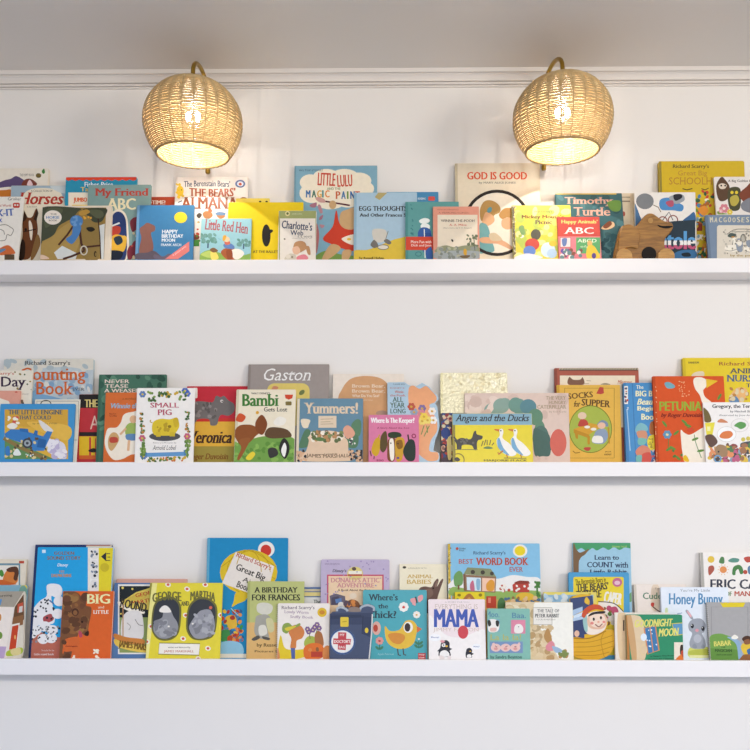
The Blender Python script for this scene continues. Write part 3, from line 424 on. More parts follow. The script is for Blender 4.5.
for x, y, c in ((245,345,'#8a9ab0'),(290,325,'#7d6a9a'),(285,352,'#cf7f8a'),(230,315,'#b5503c'),(345,340,'#e9dfd6'),(352,390,'#e9e4e0'),(320,390,'#e6d06a'),(290,395,'#e6d06a'),(300,370,'#e6c84a')): flower(c, '#caa03c', x, y, 22)
L('#6d8a4c', 5, '300,420 285,470'); L('#6d8a4c', 5, '315,420 320,460'); L('#6d8a4c', 5, '330,420 300,480')
B('M4', 437, 715, 360, '#d27a9c', 'small pink square book showing a row of zoo animals', .005, r=.002)
T('Where Is The Keeper?', 448, 376, 692, 414, '#f0e6e6', 'B'); T('A Story About the Zoo', 484, 428, 662, 440, '#8a3050', 'b'); PS('#c9a02c', '452,560 470,500 495,485 502,520 495,570 475,590'); L('#c9a02c', 7, '490,490 498,470'); PS('#5a4a2c', '500,540 505,480 530,450 540,480 538,540 520,568 505,560'); PS('#33402c', '545,465 570,455 610,460 618,480 580,490 550,485'); PS('#7a4a2c', '545,500 580,490 590,520 580,612 545,612 540,560'); PS('#efe6d8', '552,505 575,500 578,600 558,606'); PS('#c99a34', '585,500 620,485 638,510 630,570 620,612 590,612'); PS('#8a5f24', '588,510 620,500 626,540 600,550'); PS('#2f3a34', '628,560 660,500 690,505 698,560 690,612 650,612'); L('#3c352c', 8, '655,470 660,505'); L('#3c352c', 5, '445,560 452,590'); L('#3c352c', 5, '468,590 466,606'); O('#8a3050', 688, 478, 10, 10, 5); E('#5a4a8a', 600, 600, 8, 6); T('zoo', 480, 608, 520, 618, '#8a3050', 'B'); E('#3c352c', 600, 520, 4); E('#3c352c', 560, 518, 4)
B('M8', 45, 320, 182, '#3f87bd', 'blue glossy treasury book with patterned spine leaning beside golden book', .014, mat='gloss', spine='#3576ab')
R('#e8e3da', 52, 200, 72, 300); S('#b5483c #3a4a6a', 54, 206, 70, 294, 10, 4, 7, 4); L('#2f6ea3', 4, '96,184 116,622'); T('The', 118, 196, 158, 216, '#e9e6c8', 'b'); T('BIG Book of', 114, 226, 320, 258, '#e9e4b4', 'B'); T('Beautiful', 122, 270, 285, 304, '#e9e4b4', 'Bi'); T('Beginner', 124, 312, 290, 344, '#e9e4b4', 'B'); T('Books', 146, 354, 250, 388, '#e9e4b4', 'B'); PS('#76b0b8', '115,430 140,405 175,420 178,450 120,460'); PS('#c98a6a', '120,455 170,450 178,490 140,500'); PS('#6fb0a8', '130,490 175,495 165,525 130,525'); PS('#a8622c', '190,440 200,400 240,400 240,460 200,470'); PS('#e0cf34', '178,510 195,475 235,480 235,550 195,555'); S('#a8962c', 185, 490, 232, 545, 14, 3, 6, 4); PS('#cf7f64', '115,560 150,530 190,545 195,580 150,600 125,590'); PS('#c94a3c', '150,580 195,570 200,620 150,622'); PS('#6fb0a8', '118,590 148,585 145,622 120,622'); S('#f0e0d8 #4a5a8a #c06a80', 205, 560, 248, 618, 14, 6, 12, 8)
L('#9cc0d8', 6, '66,330 84,560'); T('Big', 62, 320, 78, 332, '#d8e4ec', 'b', 84)
B('M8', 374, 900, 43, '#dfc524', 'large bright yellow animal rhyme book, top right of the middle shelf', .010, mat='gloss', spine='#cdb41e', r=.003)
T('RANDOM', 408, 64, 466, 76, '#5a5228', 'B'); T('Richard Scarry’s', 576, 66, 880, 92, '#9a4a2c', 'bs'); T('ANIMAL', 636, 102, 850, 130, '#4a4f5c', 'Bs'); T('NURSERY', 620, 138, 870, 176, '#4a5f80', 'Bs'); T('TALES', 728, 186, 850, 208, '#4a4f5c', 'B'); PS('#e2b070', '630,280 670,215 720,210 735,240 700,290'); PS('#5f86ae', '635,265 670,255 690,290 640,290'); PS('#dccfb0', '425,140 450,122 490,120 492,145 440,150'); S('#b8803c #d9c9a4', 640, 215, 735, 280, 16, 6, 14, 3)
B('M8', 208, 604, 145, '#cf5223', 'orange red book with a white bird holding its yellow beak up', .009, spine='#b8461c')
S('#d9b48a', 225, 200, 232, 620, 20, 2, 4, 3); PS('#6fa3b0', '275,185 300,178 332,198 325,212 290,212'); S('#e2a87a', 355, 170, 415, 265, 26, 2, 4, 4); T('PETUNIA', 246, 286, 484, 338, '#8fa838', 'B'); T('by Roger Duvoisin', 255, 350, 484, 380, '#7a2418', 'Bi'); PS('#ece2d0', '435,170 450,152 490,155 512,175 505,205 490,225 500,260 535,290 530,310 490,300 470,250 445,215'); P('#dfb72c', '505,160 572,172 508,212'); E('#ece2d0', 460, 172, 4)
PS('#ece2d0', '365,445 385,460 420,470 490,430 530,425 540,560 525,625 395,625 375,570 368,510'); PS('#dfb72c', '380,590 395,585 412,615 400,622 380,612')
for a in ('262,395 285,430', '300,470 295,545', '400,430 440,440'): L('#4f7a3c', 4, a)
for x, y, r in ((275,410,50),(385,400,40),(340,460,-40),(580,260,-60),(445,495,-20),(475,560,-10),(300,550,-30),(350,600,40),(405,420,20),(320,545,30)): E('#5f8a3c', x, y, 20, 7, r)
L('#6a8a5c', 4, '440,470 450,520 480,600', True); flower('#5f8fae', '#e0d0a0', 290, 470, 24); PS('#c9482c', '400,445 425,430 440,450 420,460'); S('#4f7a3c', 320, 560, 370, 610, 4, 5, 9, 3)
B('M8', 488, 890, 290, '#eae6e2', 'white book with cartoon animals piled along bottom, lower right corner', .006, mat='gloss')
T('Gregory, the Terrible Eater', 540, 302, 880, 328, '#2a2a2c', 'B'); T('by Mitchell Sharmat', 640, 336, 800, 350, '#3a3a3c', 'b'); T('illustrated by Jose Aruego', 580, 358, 790, 370, '#4a4a4c'); PS('#6a5a2c', '490,320 520,345 535,395 500,400 494,360'); P('#e0d23c', '500,405 555,402 540,480 508,470'); R('#ece9a0', 512, 425, 530, 450); E('#f6f3ee', 620, 468, 52, 42); O('#cfcac4', 620, 468, 52, 42, 3); PS('#d4763c', '580,480 600,455 640,450 655,470 635,490 600,492'); PS('#c9825a', '568,400 590,382 628,402 600,404'); O('#cfcac4', 693, 418, 48, 36, 3); PS('#55964a', '662,420 690,400 722,405 726,425 700,440 680,430')
PS('#3f4347', '695,530 715,512 780,510 790,570 720,575'); E('#c9b84a', 712, 497, 12); E('#c9b84a', 740, 492, 12); S('#6a4a38 #8a3f3c #c9a46a #b5587a #3a3a44 #7d95a8 #d9b83c #4a7a4a #d98a5a #9a6a48', 525, 530, 880, 622, 110, 8, 20, 14); PS('#9a7a58', '555,550 580,525 620,540 620,590 570,590'); E('#2a2a2c', 575, 565, 5); O('#6a9ac0', 570, 605, 18, 18, 8); S('#b5587a', 650, 590, 690, 615, 5, 10, 16, 6); PS('#5a3f34', '500,480 540,470 570,510 540,540 520,530')
# ================================================================ bottom shelf
B('B1', -190, 150, 106, '#e2d6c0', 'cream book with an orange faced child picture, upper left of bottom shelf', .008)
BOX('#6f8f9a', -150, 135, 108, 330, 14); R('#e6ded0', -140, 142, 101, 330); PS('#cf7a3a', '20,200 45,165 90,160 100,200 90,240 20,246'); PS('#5a3624', '35,165 60,150 95,150 104,185 92,225 75,215 80,180 50,178'); PS('#4f8a3c', '-10,180 10,165 22,190 10,205'); R('#b54a34', 106, 116, 134, 130); PS('#c9622c', '0,220 60,235 90,246 0,250')
B('B1', -170, 154, 250, '#7fa9b8', 'blue book with yellow sun corner behind the house shaped book', .006, r=.004)
E('#e0c93c', 133, 266, 20, 18); PS('#6f9a8a', '100,300 155,290 155,640 110,640'); S('#c9622c #5f7fa8 #e0c93c #3a5a3c', 135, 360, 153, 620, 20, 5, 10, 3)
B('B1', -190, 132, 285, '#d9cfbc', 'house shaped book with taupe roof and red door at the left edge', .010, 'board', name='board_book', outline='-180,285 132,285 138,310 128,600 115,645 -180,645')
P('#a39a8a', '-180,285 132,285 78,372 -180,365'); T('Good Morning', -100, 305, 68, 322, '#4a4438', 'b', -4); P('#5f8fc0', '-20,330 12,328 4,362 -20,362'); P('#ece0d4', '-180,368 78,374 22,660 -180,660'); P('#b9a0c0', '-180,588 36,592 24,660 -180,660'); P('#e6d8cc', '78,372 90,372 36,660 22,660'); P('#6a4a30', '82,372 132,300 134,440 110,470 66,480')
P('#c2553c', '98,356 128,345 130,395 96,405'); P('#cfcac0', '108,370 126,366 124,400 104,404'); P('#8a5f3c', '72,430 130,415 128,470 64,490'); P('#e6ddd0', '64,470 110,460 94,600 42,620'); P('#c24426', '68,480 104,470 88,602 50,610'); PS('#a8b83c', '40,618 90,600 125,600 118,632 40,645'); E('#6f8f3c', 0, 530, 14, 20); E('#c98a4a', 0, 430, 8, 20); PS('#d9c98a', '60,610 110,600 112,635 70,640'); E('#e0a860', 84, 540, 5, 12)
B('B2', 92, 485, 216, '#d8a594', 'pink top edge of a book behind two hippo covers', .005)
B('B2', 80, 400, 238, '#5578a6', 'blue bordered book with a white creature on a round stage', .007)
R('#e9e4da', 100, 246, 380, 634); R('#232a2c', 108, 256, 372, 450); P('#d9c25a', '110,350 200,290 290,262 372,262 372,400 300,390 200,380 110,375'); PS('#c9b04a', '140,340 200,300 260,290 240,330'); T('GEORGE', 195, 285, 330, 306, '#b5402c', 'B', -12); T('MARTHA', 172, 328, 320, 350, '#b5402c', 'B', -10); PS('#efe6d4', '105,340 160,375 240,390 240,410 160,395 105,362'); T('ROUND and', 112, 345, 330, 395, '#3a342c', 'B', 12); R('#8a9a5c', 108, 430, 372, 626); PS('#dcd7d2', '122,440 150,400 200,392 235,420 240,540 180,552 130,545 115,520'); L('#a39c94', 4, '150,460 170,480 160,500', True); L('#8a847c', 4, '195,440 215,470 240,475', True); PS('#c97f3c', '80,520 150,540 240,552 240,580 150,575 85,550'); PS('#e0bd52', '82,550 150,578 260,590 260,625 150,610 88,585'); T('JAMES MARSHALL', 102, 572, 330, 620, '#7a5a24', 'Bs', 8); E('#e0c860', 126, 266, 7); E('#e0c860', 180, 272, 6); E('#e0c860', 116, 410, 5); L('#b5885c', 6, '128,360 128,540')
B('B1', 196, 622, 26, '#2b3a66', 'navy blue book edge standing behind the cartoon puppies sound book', .007)
R('#d9cdb4', 480, 26, 622, 640); R('#a85a52', 480, 24, 614, 32)
B('B1', 210, 630, 40, '#1f9fd8', 'bright blue sound book with spotted dogs and yellow button strip', .009, 'board', name='sound_book', mat='gloss', r=.003)
R('#ebe2d2', 488, 40, 632, 660); R('#e2cf24', 548, 44, 628, 660); R('#ece8e2', 500, 52, 548, 280); T('GOLDEN', 300, 64, 412, 82, '#8a5f2c', 'B'); T('SOUND STORY', 262, 90, 448, 110, '#8a5f2c', 'B'); T('Disney', 318, 130, 380, 152, '#e9eef2', 'bi'); T('101', 330, 168, 356, 182, '#c98a3c', 'B'); T('DALMATIANS', 286, 188, 396, 206, '#c98a3c', 'B'); R('#cfe4f0', 234, 54, 254, 72)
for i, y in enumerate((80, 138, 192, 250)): PS('#e2ddd6', f'506,{y-22} 540,{y-22} 542,{y+22} 506,{y+20}'); S('#2b2b30 #7d8894', 508, y-16, 538, y+14, 6, 4, 9, i+3)
P('#25252c', '562,92 590,68 590,118'); E('#c9b41e', 582, 152, 25, 24); L('#3a382c', 4, '592,76 612,76'); L('#3a382c', 4, '598,95 612,95'); L('#3a382c', 4, '590,114 612,114'); P('#b5644e', '145,480 300,540 360,540 360,664 140,664')
PS('#e9e6e4', '262,250 320,245 345,270 340,310 310,320 285,315 300,400 300,460 240,470 165,470 175,400 220,340 260,310'); S('#26262a', 180, 330, 300, 440, 26, 4, 7, 3); L('#3f6aa0', 8, '275,335 300,355'); PS('#a84a4a', '240,430 280,410 300,430 290,450 250,460'); add('#e9e6e4', [ell(x, y, 32, 28) for x, y in ((200,500),(250,480),(290,500),(240,550),(285,545),(320,410),(330,340),(175,520))]); S('#26262a #8a8a8c', 175, 480, 330, 570, 44, 3, 7, 9); T('Story by the sea', 232, 608, 300, 620, '#e3cfc8'); T('Little sound book', 190, 628, 300, 640, '#e9dcd6', 'b')
B('B1', 350, 632, 284, '#d9622a', 'orange board book with a large brown bear in profile on its left', .009, 'board', name='board_book', r=.003)
PS('#7a4f32', '355,284 400,282 440,300 462,340 480,365 505,372 508,400 500,440 492,480 488,525 470,530 440,510 428,540 400,550 370,580 350,600 352,640 400,664 300,664 330,480 345,400'); S('#8f6038 #9a7040 #5f3d28 #6d4630', 360, 300, 480, 520, 46, 8, 26, 4); E('#4d3022', 418, 400, 20, 22); E('#8a5c38', 418, 404, 12, 14); PS('#b5485a', '436,505 452,510 458,535 442,540'); PS('#3a2419', '470,518 492,505 492,530 475,532'); E('#2a1a12', 456, 455, 6); S('#7a4f32 #6d4630 #5f3d28', 355, 555, 390, 655, 22, 10, 20, 6)
PS('#cf6430', '356,560 400,540 440,550 440,660 415,660 405,620 356,618'); T('BIG', 484, 300, 612, 354, '#efe6a8', 'Bs'); T('and', 545, 366, 578, 380, '#f0dcc0', 'b'); T('LITTLE', 518, 390, 604, 410, '#f0e6d4', 'Bs'); T('a book of opposites', 364, 586, 432, 595, '#7a2418', 'B'); S('#efe6cf', 522, 612, 545, 660, 10, 5, 9, 5); S('#efe6cf', 402, 642, 416, 660, 4, 5, 7, 6)
B('B3', 68, 516, -12, '#1f87b8', 'tall bright blue book with a yellow blimp shape and tilted white sign', .012, r=.003, spine='#5fa3c0')
E('#e9e2d8', 396, 52, 46, 44); E('#c9382c', 394, 58, 30, 32); E('#d9b92c', 298, 178, 160, 125); O('#b8961c', 298, 178, 120, 122, 4); O('#b8961c', 298, 178, 70, 123, 4)
L('#b8961c', 4, '145,150 300,60 450,150', True); L('#b8961c', 4, '150,225 300,160 445,215', True); PS('#d9b92c', '230,290 215,340 205,372 235,355 280,335 290,300'); P('#e6dcd0', '226,66 440,145 396,330 150,240'); T('Richard Scarry’s', 222, 104, 430, 138, '#b5503c', 'bs', 22); T('Great Big', 222, 160, 395, 208, '#33302c', 'bs', 22); T('Air', 262, 215, 330, 240, '#33302c', 'bs', 22); T('Book', 232, 240, 310, 276, '#33302c', 'bs', 22)
S('#2f5f8a #3f8a4a #c94a2c #e0b83c #5a7a9a #d98a4a #a83a2c', 140, 390, 260, 560, 90, 7, 15, 5); PS('#dcb03c', '170,430 220,420 232,480 190,490'); PS('#3f8a4a', '140,510 190,500 190,560 145,560'); PS('#b3482a', '180,540 205,530 205,575 185,575'); PS('#8fc0d8', '138,575 200,560 260,580 260,640 138,630'); L('#9ac4d4', 5, '200,380 240,420'); R('#e6ddcc', 68, 632, 516, 655)
B('B3', 580, 780, 262, '#4f6f9c', 'thin blue edged white book behind the green birthday book', .006)
R('#c9bda0', 580, 272, 780, 285); R('#e0cf8a', 580, 290, 780, 312); R('#dcdcd8', 580, 318, 780, 640); T('The Road', 658, 332, 760, 352, '#3a4a3c', 'B')
B('B3', 292, 607, 230, '#b9bd78', 'olive green and peach book with a black serif birthday title', .008, spine='#a8ac68')
P('#d9b070', '270,458 620,458 620,664 270,664'); T('A BIRTHDAY', 328, 262, 572, 292, '#33332c', 'Bs'); T('FOR FRANCES', 314, 302, 584, 336, '#33332c', 'Bs'); PS('#d3d0c0', '345,360 370,348 410,352 432,370 425,400 400,415 370,412 345,395'); PS('#a5a296', '345,420 400,415 425,450 405,500 410,545 355,545 330,510 335,450'); PS('#dad6c8', '355,480 390,475 400,520 360,530'); PS('#55534d', '315,550 350,530 360,545 330,560'); PS('#55534d', '375,535 415,545 410,556 380,550'); PS('#cdc796', '395,440 430,440 440,500 410,510'); T('by Russell Hoban', 342, 574, 560, 598, '#4a3c24', 'bs'); T('Pictures by Lillian', 332, 612, 560, 628, '#4a3c24', 'b')
B('B4', 117, 497, 108, '#bcaec6', 'lavender speckled book with a pink bordered attic panel', .007, r=.005)
S('#9a8ab0', 130, 115, 490, 330, 40, 3, 6, 3); R('#c0506a', 150, 192, 465, 640); R('#e6c8a4', 158, 200, 457, 640); T('GROLIER BOOKS', 138, 128, 220, 138, '#7a6a88'); T('Disney’s', 180, 162, 258, 184, '#3a3340', 'bi'); E('#d9c87a', 306, 186, 44, 38); R('#e9e4d0', 270, 172, 344, 192); R('#b5503c', 266, 190, 346, 200); E('#5a4a44', 300, 160, 12, 10); T('DONALD’S ATTIC', 172, 210, 442, 236, '#c9878c', 'Bs'); T('ADVENTURE', 204, 240, 412, 264, '#c9878c', 'Bs'); T('A Book About the Past', 210, 272, 390, 284, '#4a3c3c', 'b'); P('#6a6270', '165,310 200,298 250,312 255,360 170,362'); P('#4f4a5c', '175,320 215,312 218,360 178,362'); P('#5f7fb0', '195,330 230,322 232,345 200,352'); E('#ddd6cc', 228, 360, 18, 16); PS('#8a5a3c', '262,345 290,330 325,345 330,380 265,380'); E('#e3d0b8', 295, 310, 20, 16); S('#6a4a38 #d98a4a #5f4f5c', 250, 340, 345, 390, 18, 6, 14, 4)
B('B4', 552, 815, 134, '#ece2c6', 'cream book with gold title and a dark brown bunny', .005, mat='matte')
E('#4a4438', 580, 152, 10, 7); T('A GOLDEN BOOK FOR YOU', 600, 153, 705, 160, '#8a8068'); T('ANIMAL', 594, 192, 738, 212, '#c9a85c', 'Bs'); T('BABIES', 594, 220, 730, 244, '#c9a85c', 'Bs'); W('B5'); PS('#6a5148', '160,275 190,258 230,262 245,235 262,215 270,225 262,258 285,220 296,222 280,270 262,330 255,400 180,400 150,340'); PS('#7d6358', '185,285 225,270 240,300 210,325'); E('#2a1f1a', 240, 268, 5); PS('#8a6f62', '250,250 262,226 266,240 256,262')
B('B5', 320, 831, 19, '#86bcd9', 'large sky blue word book with house cutaway and red barn', .010, spine='#c9a83c', r=.003)
S('#8a6a24 #e0c968', 319, 30, 338, 640, 60, 3, 6, 2); PS('#e9e6e0', '345,225 420,190 520,205 600,215 680,195 760,205 831,215 831,300 345,300'); R('#c9a05c', 345, 300, 831, 655); PS('#8fae5c', '345,262 430,270 600,285 700,280 831,285 831,325 600,330 345,310'); E('#e9e4da', 723, 60, 40, 36); E('#e6cf2c', 722, 60, 30, 27); T('Richard Scarry’s', 462, 62, 642, 86, '#3f5a7a', 'bs'); T('BEST', 382, 106, 462, 132, '#b5503f', 'bs'); T('WORD BOOK', 476, 98, 770, 140, '#b5503f', 'Bs'); T('EVER', 664, 150, 740, 176, '#b5503f', 'bs'); E('#b5503f', 373, 48, 8); T('Golden', 384, 42, 420, 52, '#4a5a6a', 'b'); T('Press', 384, 54, 412, 62, '#4a5a6a', 'b')
P('#8a8f6a', '408,190 430,152 560,160 590,205'); P('#7a5a44', '406,190 420,190 424,285 410,280'); P('#8f6f54', '416,192 590,205 586,292 420,284'); P('#cfe0e6', '425,206 505,210 505,284 428,278'); P('#ecc2a8', '512,210 584,214 580,286 512,284'); PS('#c06a80', '445,245 462,225 470,280 448,280'); PS('#8ab0c8', '480,220 500,222 498,275 482,272'); PS('#d9973c', '535,245 560,220 580,235 575,280 540,280'); E('#4a443c', 460, 178, 12, 12); E('#4a443c', 515, 180, 12, 12); E('#4a443c', 566, 186, 11, 11); PS('#6f9a5c', '355,200 380,172 402,185 405,235 390,255 360,255'); R('#7a5a3c', 376, 250, 386, 275); P('#b5453a', '680,250 700,232 750,228 770,240 775,290 685,292'); P('#8a3a30', '690,235 720,225 770,228 778,242 700,245'); S('#e9e4da', 700, 255, 770, 285, 6, 5, 8, 3); S('#b5503c #e9e0d4', 610, 250, 665, 285, 12, 5, 10, 4); PS('#4f7a4a', '600,340 620,320 640,345 630,385 600,385'); R('#b5402c', 535, 312, 590, 378); R('#d9826a', 545, 320, 560, 350); PS('#d9b23c', '700,310 735,292 790,300 800,330 720,332'); L('#4a7a3c', 10, '815,230 820,330'); S('#4a7a3c', 806, 235, 830, 320, 10, 6, 10, 5); S('#8a6a44 #4f6f8a #d9b88a', 640, 320, 830, 380, 34, 6, 14, 8)
B('B5', 360, 525, 289, '#dcc62c', 'small yellow book with brown round face peeking above the mama book', .005)
PS('#a8703c', '405,340 425,305 445,298 462,315 475,345'); E('#8a7a1c', 384, 306, 10, 8); E('#8a7a1c', 502, 306, 10, 9); PS('#c9964a', '420,345 440,318 455,345'); E('#3c7a4a', 375, 330, 8, 6)
B('B7', 70, 392, 15, '#9cc4d6', 'pale blue counting book with tree canopy along its top edge', .007, r=.003)
PS('#4a9a68', '70,15 392,15 392,45 360,42 330,55 300,40 270,55 240,42 205,58 180,45 150,62 120,45 95,55 70,50'); PS('#7a5f44', '72,60 90,52 112,70 160,50 140,80 112,105 104,180 110,640 75,640'); T('SESAME TALES', 288, 32, 372, 42, '#a8c86a', 'b'); T('Learn to', 190, 84, 328, 110, '#33405c', 'Bs'); T('COUNT', 150, 122, 298, 152, '#33405c', 'Bs'); T('with', 304, 122, 380, 154, '#33405c', 'bs'); T('Little Rabbit', 165, 164, 372, 190, '#33405c', 'Bs'); PS('#6f9f6a', '380,310 400,290 405,330 385,345')
B('B7', 47, 383, 180, '#4f9ac4', 'blue bordered book with yellow panel, under the tree canopy book', .008, r=.005)
R('#e2cb3c', 74, 205, 354, 640, 10); T('The Berenstain Bears in', 84, 212, 255, 240, '#6a5a1c', 'b', -5); T('THE BEARS’', 90, 240, 270, 280, '#4a4438', 'Bs', -4); T('PICTURE', 90, 280, 230, 322, '#4a4438', 'B', -2); T('CAPER', 244, 290, 345, 355, '#e8e4d8', 'B', 8); E('#c06a8a', 318, 235, 27, 25); E('#e0b8c4', 318, 238, 16, 12); PS('#e9e0d4', '215,345 300,355 350,400 330,450 230,440'); L('#3a342c', 5, '212,342 300,352 352,398', True); PS('#b5506a', '280,380 310,370 325,400 300,420'); S('#8a5f3c #b5506a #5a7a3c #d9d0c0', 220, 370, 330, 470, 18, 8, 16, 4)
B('B6', 352, 648, 290, '#e0cf6a', 'pale yellow topped blue picture book behind the boat book', .006)
R('#8fb4cc', 352, 305, 630, 640); S('#b5ccd8 #7da3bd #cfd8d8', 355, 310, 520, 345, 16, 8, 20, 3); E('#b8a03c', 610, 300, 8, 5)
B('B6', 498, 750, 305, '#dcae2c', 'yellow boat shaped board book with a smiling red capped sailor', .008, 'board', name='board_book', mat='gloss', outline='498,330 520,312 570,302 610,305 628,325 625,350 660,362 690,395 685,425 712,460 700,500 735,498 752,530 750,580 730,625 690,655 620,660 525,650 510,600 512,540 508,420')
P('#3f4a70', '500,325 625,308 630,360 560,400 520,420 505,400'); P('#a9c0da', '512,390 570,370 570,395 515,420'); P('#33406a', '518,425 600,395 620,520 530,530'); P('#cddcea', '518,420 575,398 575,418 520,440'); P('#39466f', '508,440 580,430 580,560 512,560'); P('#b0c6dc', '512,435 590,420 590,436 514,452')
PS('#efe0d0', '575,440 600,410 650,395 690,410 705,450 690,500 640,525 590,515'); PS('#9ac0bc', '572,440 592,415 598,505 580,500'); PS('#e3b89c', '598,430 640,405 690,410 705,450 685,490 630,495 600,475'); PS('#f0d6c2', '610,430 650,410 688,420 695,460 660,485 620,475'); PS('#c8502f', '565,420 580,385 620,360 665,362 690,390 640,385 600,405 580,432'); PS('#2f2a2c', '600,425 625,402 690,395 688,408 640,412'); E('#2f2620', 632, 440, 6, 9); E('#2f2620', 672, 432, 6, 9); E('#e08a80', 622, 462, 10, 8); E('#e08a80', 688, 455, 8, 7); L('#7a2a24', 5, '640,468 660,482 680,465', True); E('#e0a88e', 658, 455, 7, 6)
PS('#d9a62c', '512,545 600,545 690,505 738,500 750,540 745,590 725,630 690,652 620,658 525,648'); 
for a in ('520,570 620,565 735,530', '518,595 640,590 745,560', '522,622 640,618 738,590', '528,640 640,640 720,622'): L('#b9861c', 4, a, True)
L('#b9861c', 4, '690,510 672,560 690,650', True); E('#e0b8a0', 538, 520, 14, 18); L('#a8781c', 7, '520,545 610,545 700,505', True); PS('#d9a83c', '580,345 590,318 608,335 605,360'); E('#e0b83c', 592, 335, 10, 18)
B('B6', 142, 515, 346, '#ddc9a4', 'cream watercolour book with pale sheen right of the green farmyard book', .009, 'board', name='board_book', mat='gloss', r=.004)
S('#cdb48a #e6d8bc #d9c29a #b9a27c', 150, 355, 330, 650, 60, 10, 30, 4); PS('#f3ede2', '310,340 525,340 530,672 450,672 390,560 330,480'); S('#cdb48a #b9986a #d9c29a', 280, 480, 400, 660, 46, 8, 22, 5); R('#e9e4da', 296, 376, 400, 470); BOX('#a8a090', 296, 376, 400, 470, 4); T('THE TALE OF', 318, 384, 440, 402, '#5a5a56', 'bs'); T('PETER RABBIT', 304, 410, 440, 430, '#5a5a56', 'Bs'); T('A STORY BOARD BOOK', 312, 438, 420, 446, '#8a867c'); PS('#b58a54', '355,540 370,495 385,500 400,560 380,575'); PS('#d98a94', '365,590 395,560 415,580 410,612 375,615'); PS('#9ab4cc', '400,590 440,600 460,620 420,625'); S('#b98c52 #7d8a4c', 430, 610, 490, 655, 12, 8, 15, 6)  # pale right-hand panel is reflected glare put into the cover colour
B('B7', 408, 700, 246, '#e9ddd2', 'pale pink book with a red heart behind the white honey rabbit cover', .008, r=.002, spine='#cfc4b4')
PS('#e0ccb4', '510,260 550,258 550,380 508,380'); T('You’re My Little', 526, 264, 660, 276, '#8a7a6a'); T('Cuddle Bug', 460, 292, 690, 340, '#4a7a5c', 'b'); PS('#c04438', '505,352 515,347 524,352 518,372 506,366'); L('#5a3a30', 6, '515,370 540,390 560,400', True)
B('B8', 390, 860, 68, '#ece6de', 'large white book with rows of small painted icons, far right end', .010, mat='gloss', spine='#a8a49a')
E('#dcb93c', 450, 108, 19, 19); PS('#4a7a44', '495,125 505,95 522,98 522,130'); PS('#4f8a7a', '545,115 570,100 605,105 600,122 565,125'); PS('#b5402f', '632,100 665,92 680,115 650,125'); PS('#a8503c', '436,150 460,142 468,165 445,195 436,188'); E('#d98a4a', 518, 165, 20, 19)
for i in range(10): L('#d9a86a', 4, [(518+24*math.cos(i*.63), 165+24*math.sin(i*.63)), (518+31*math.cos(i*.63), 165+31*math.sin(i*.63))])
PS('#3f7a3c', '568,190 575,150 605,138 625,155 628,185 612,188 602,162 588,172 584,194'); E('#b5452f', 640, 178, 12, 12); PS('#5a7a9a', '655,150 690,140 690,185 660,188'); T('ERIC CARLE', 446, 218, 815, 272, '#2c3040', 'B'); T('BOOK OF', 446, 286, 566, 312, '#4a7a4c', 'B'); T('MANY THINGS', 580, 284, 850, 312, '#b5503c', 'B'); S('#dcb93c #4a7a44 #b5402f #5a7a9a', 690, 100, 850, 190, 16, 8, 18, 7)
B('B8', 170, 545, 262, '#dfe5ec', 'pale blue white book with blue title and grey rabbit sitting on grass', .010, 'board', name='board_book', mat='gloss', r=.003)
T('You’re My Little', 278, 272, 444, 292, '#7a7f88'); T('Honey Bunny', 216, 296, 516, 378, '#4a86b0', 'b'); PS('#cfd06a', '330,600 380,590 440,600 440,650 330,650'); PS('#b5ba4a', '334,615 430,606 436,640 336,640'); PS('#9a9ea6', '340,440 325,420 308,395 318,388 340,415 352,438'); PS('#e0a8ac', '336,430 316,398 322,395 342,420'); PS('#9a9ea6', '325,465 350,440 395,438 420,470 412,510 400,520 418,560 415,600 345,602 330,570 345,520 328,500'); E('#26262a', 346, 478, 9, 13); E('#26262a', 405, 492, 9, 13); E('#f0eeec', 343, 473, 3); E('#f0eeec', 402, 487, 3); E('#d9949c', 372, 502, 10, 9); E('#b3b6bd', 375, 548, 22, 24); PS('#8a8f98', '345,590 360,575 372,595 360,604'); PS('#8a8f98', '395,595 405,578 418,596 405,604'); L('#6a8fae', 4, '262,410 290,405'); PS('#c9d3a0', '196,380 208,378 210,400 196,404'); R('#e3e2a0', 330, 640, 440, 655)
B('B7', 303, 610, 404, '#e8dfd2', 'white edged book directly behind the green moon book', .007, 'board', name='board_book', r=.003)
PS('#e0c49c', '320,420 365,415 385,640 330,650'); T('I', 350, 445, 358, 505, '#5a4a3c', 'b')
B('B7', 366, 679, 415, '#2f8a62', 'green board book with a moonlit window and yellow slanted title', .009, 'board', name='board_book', mat='gloss', spine='#b5763c', r=.004)
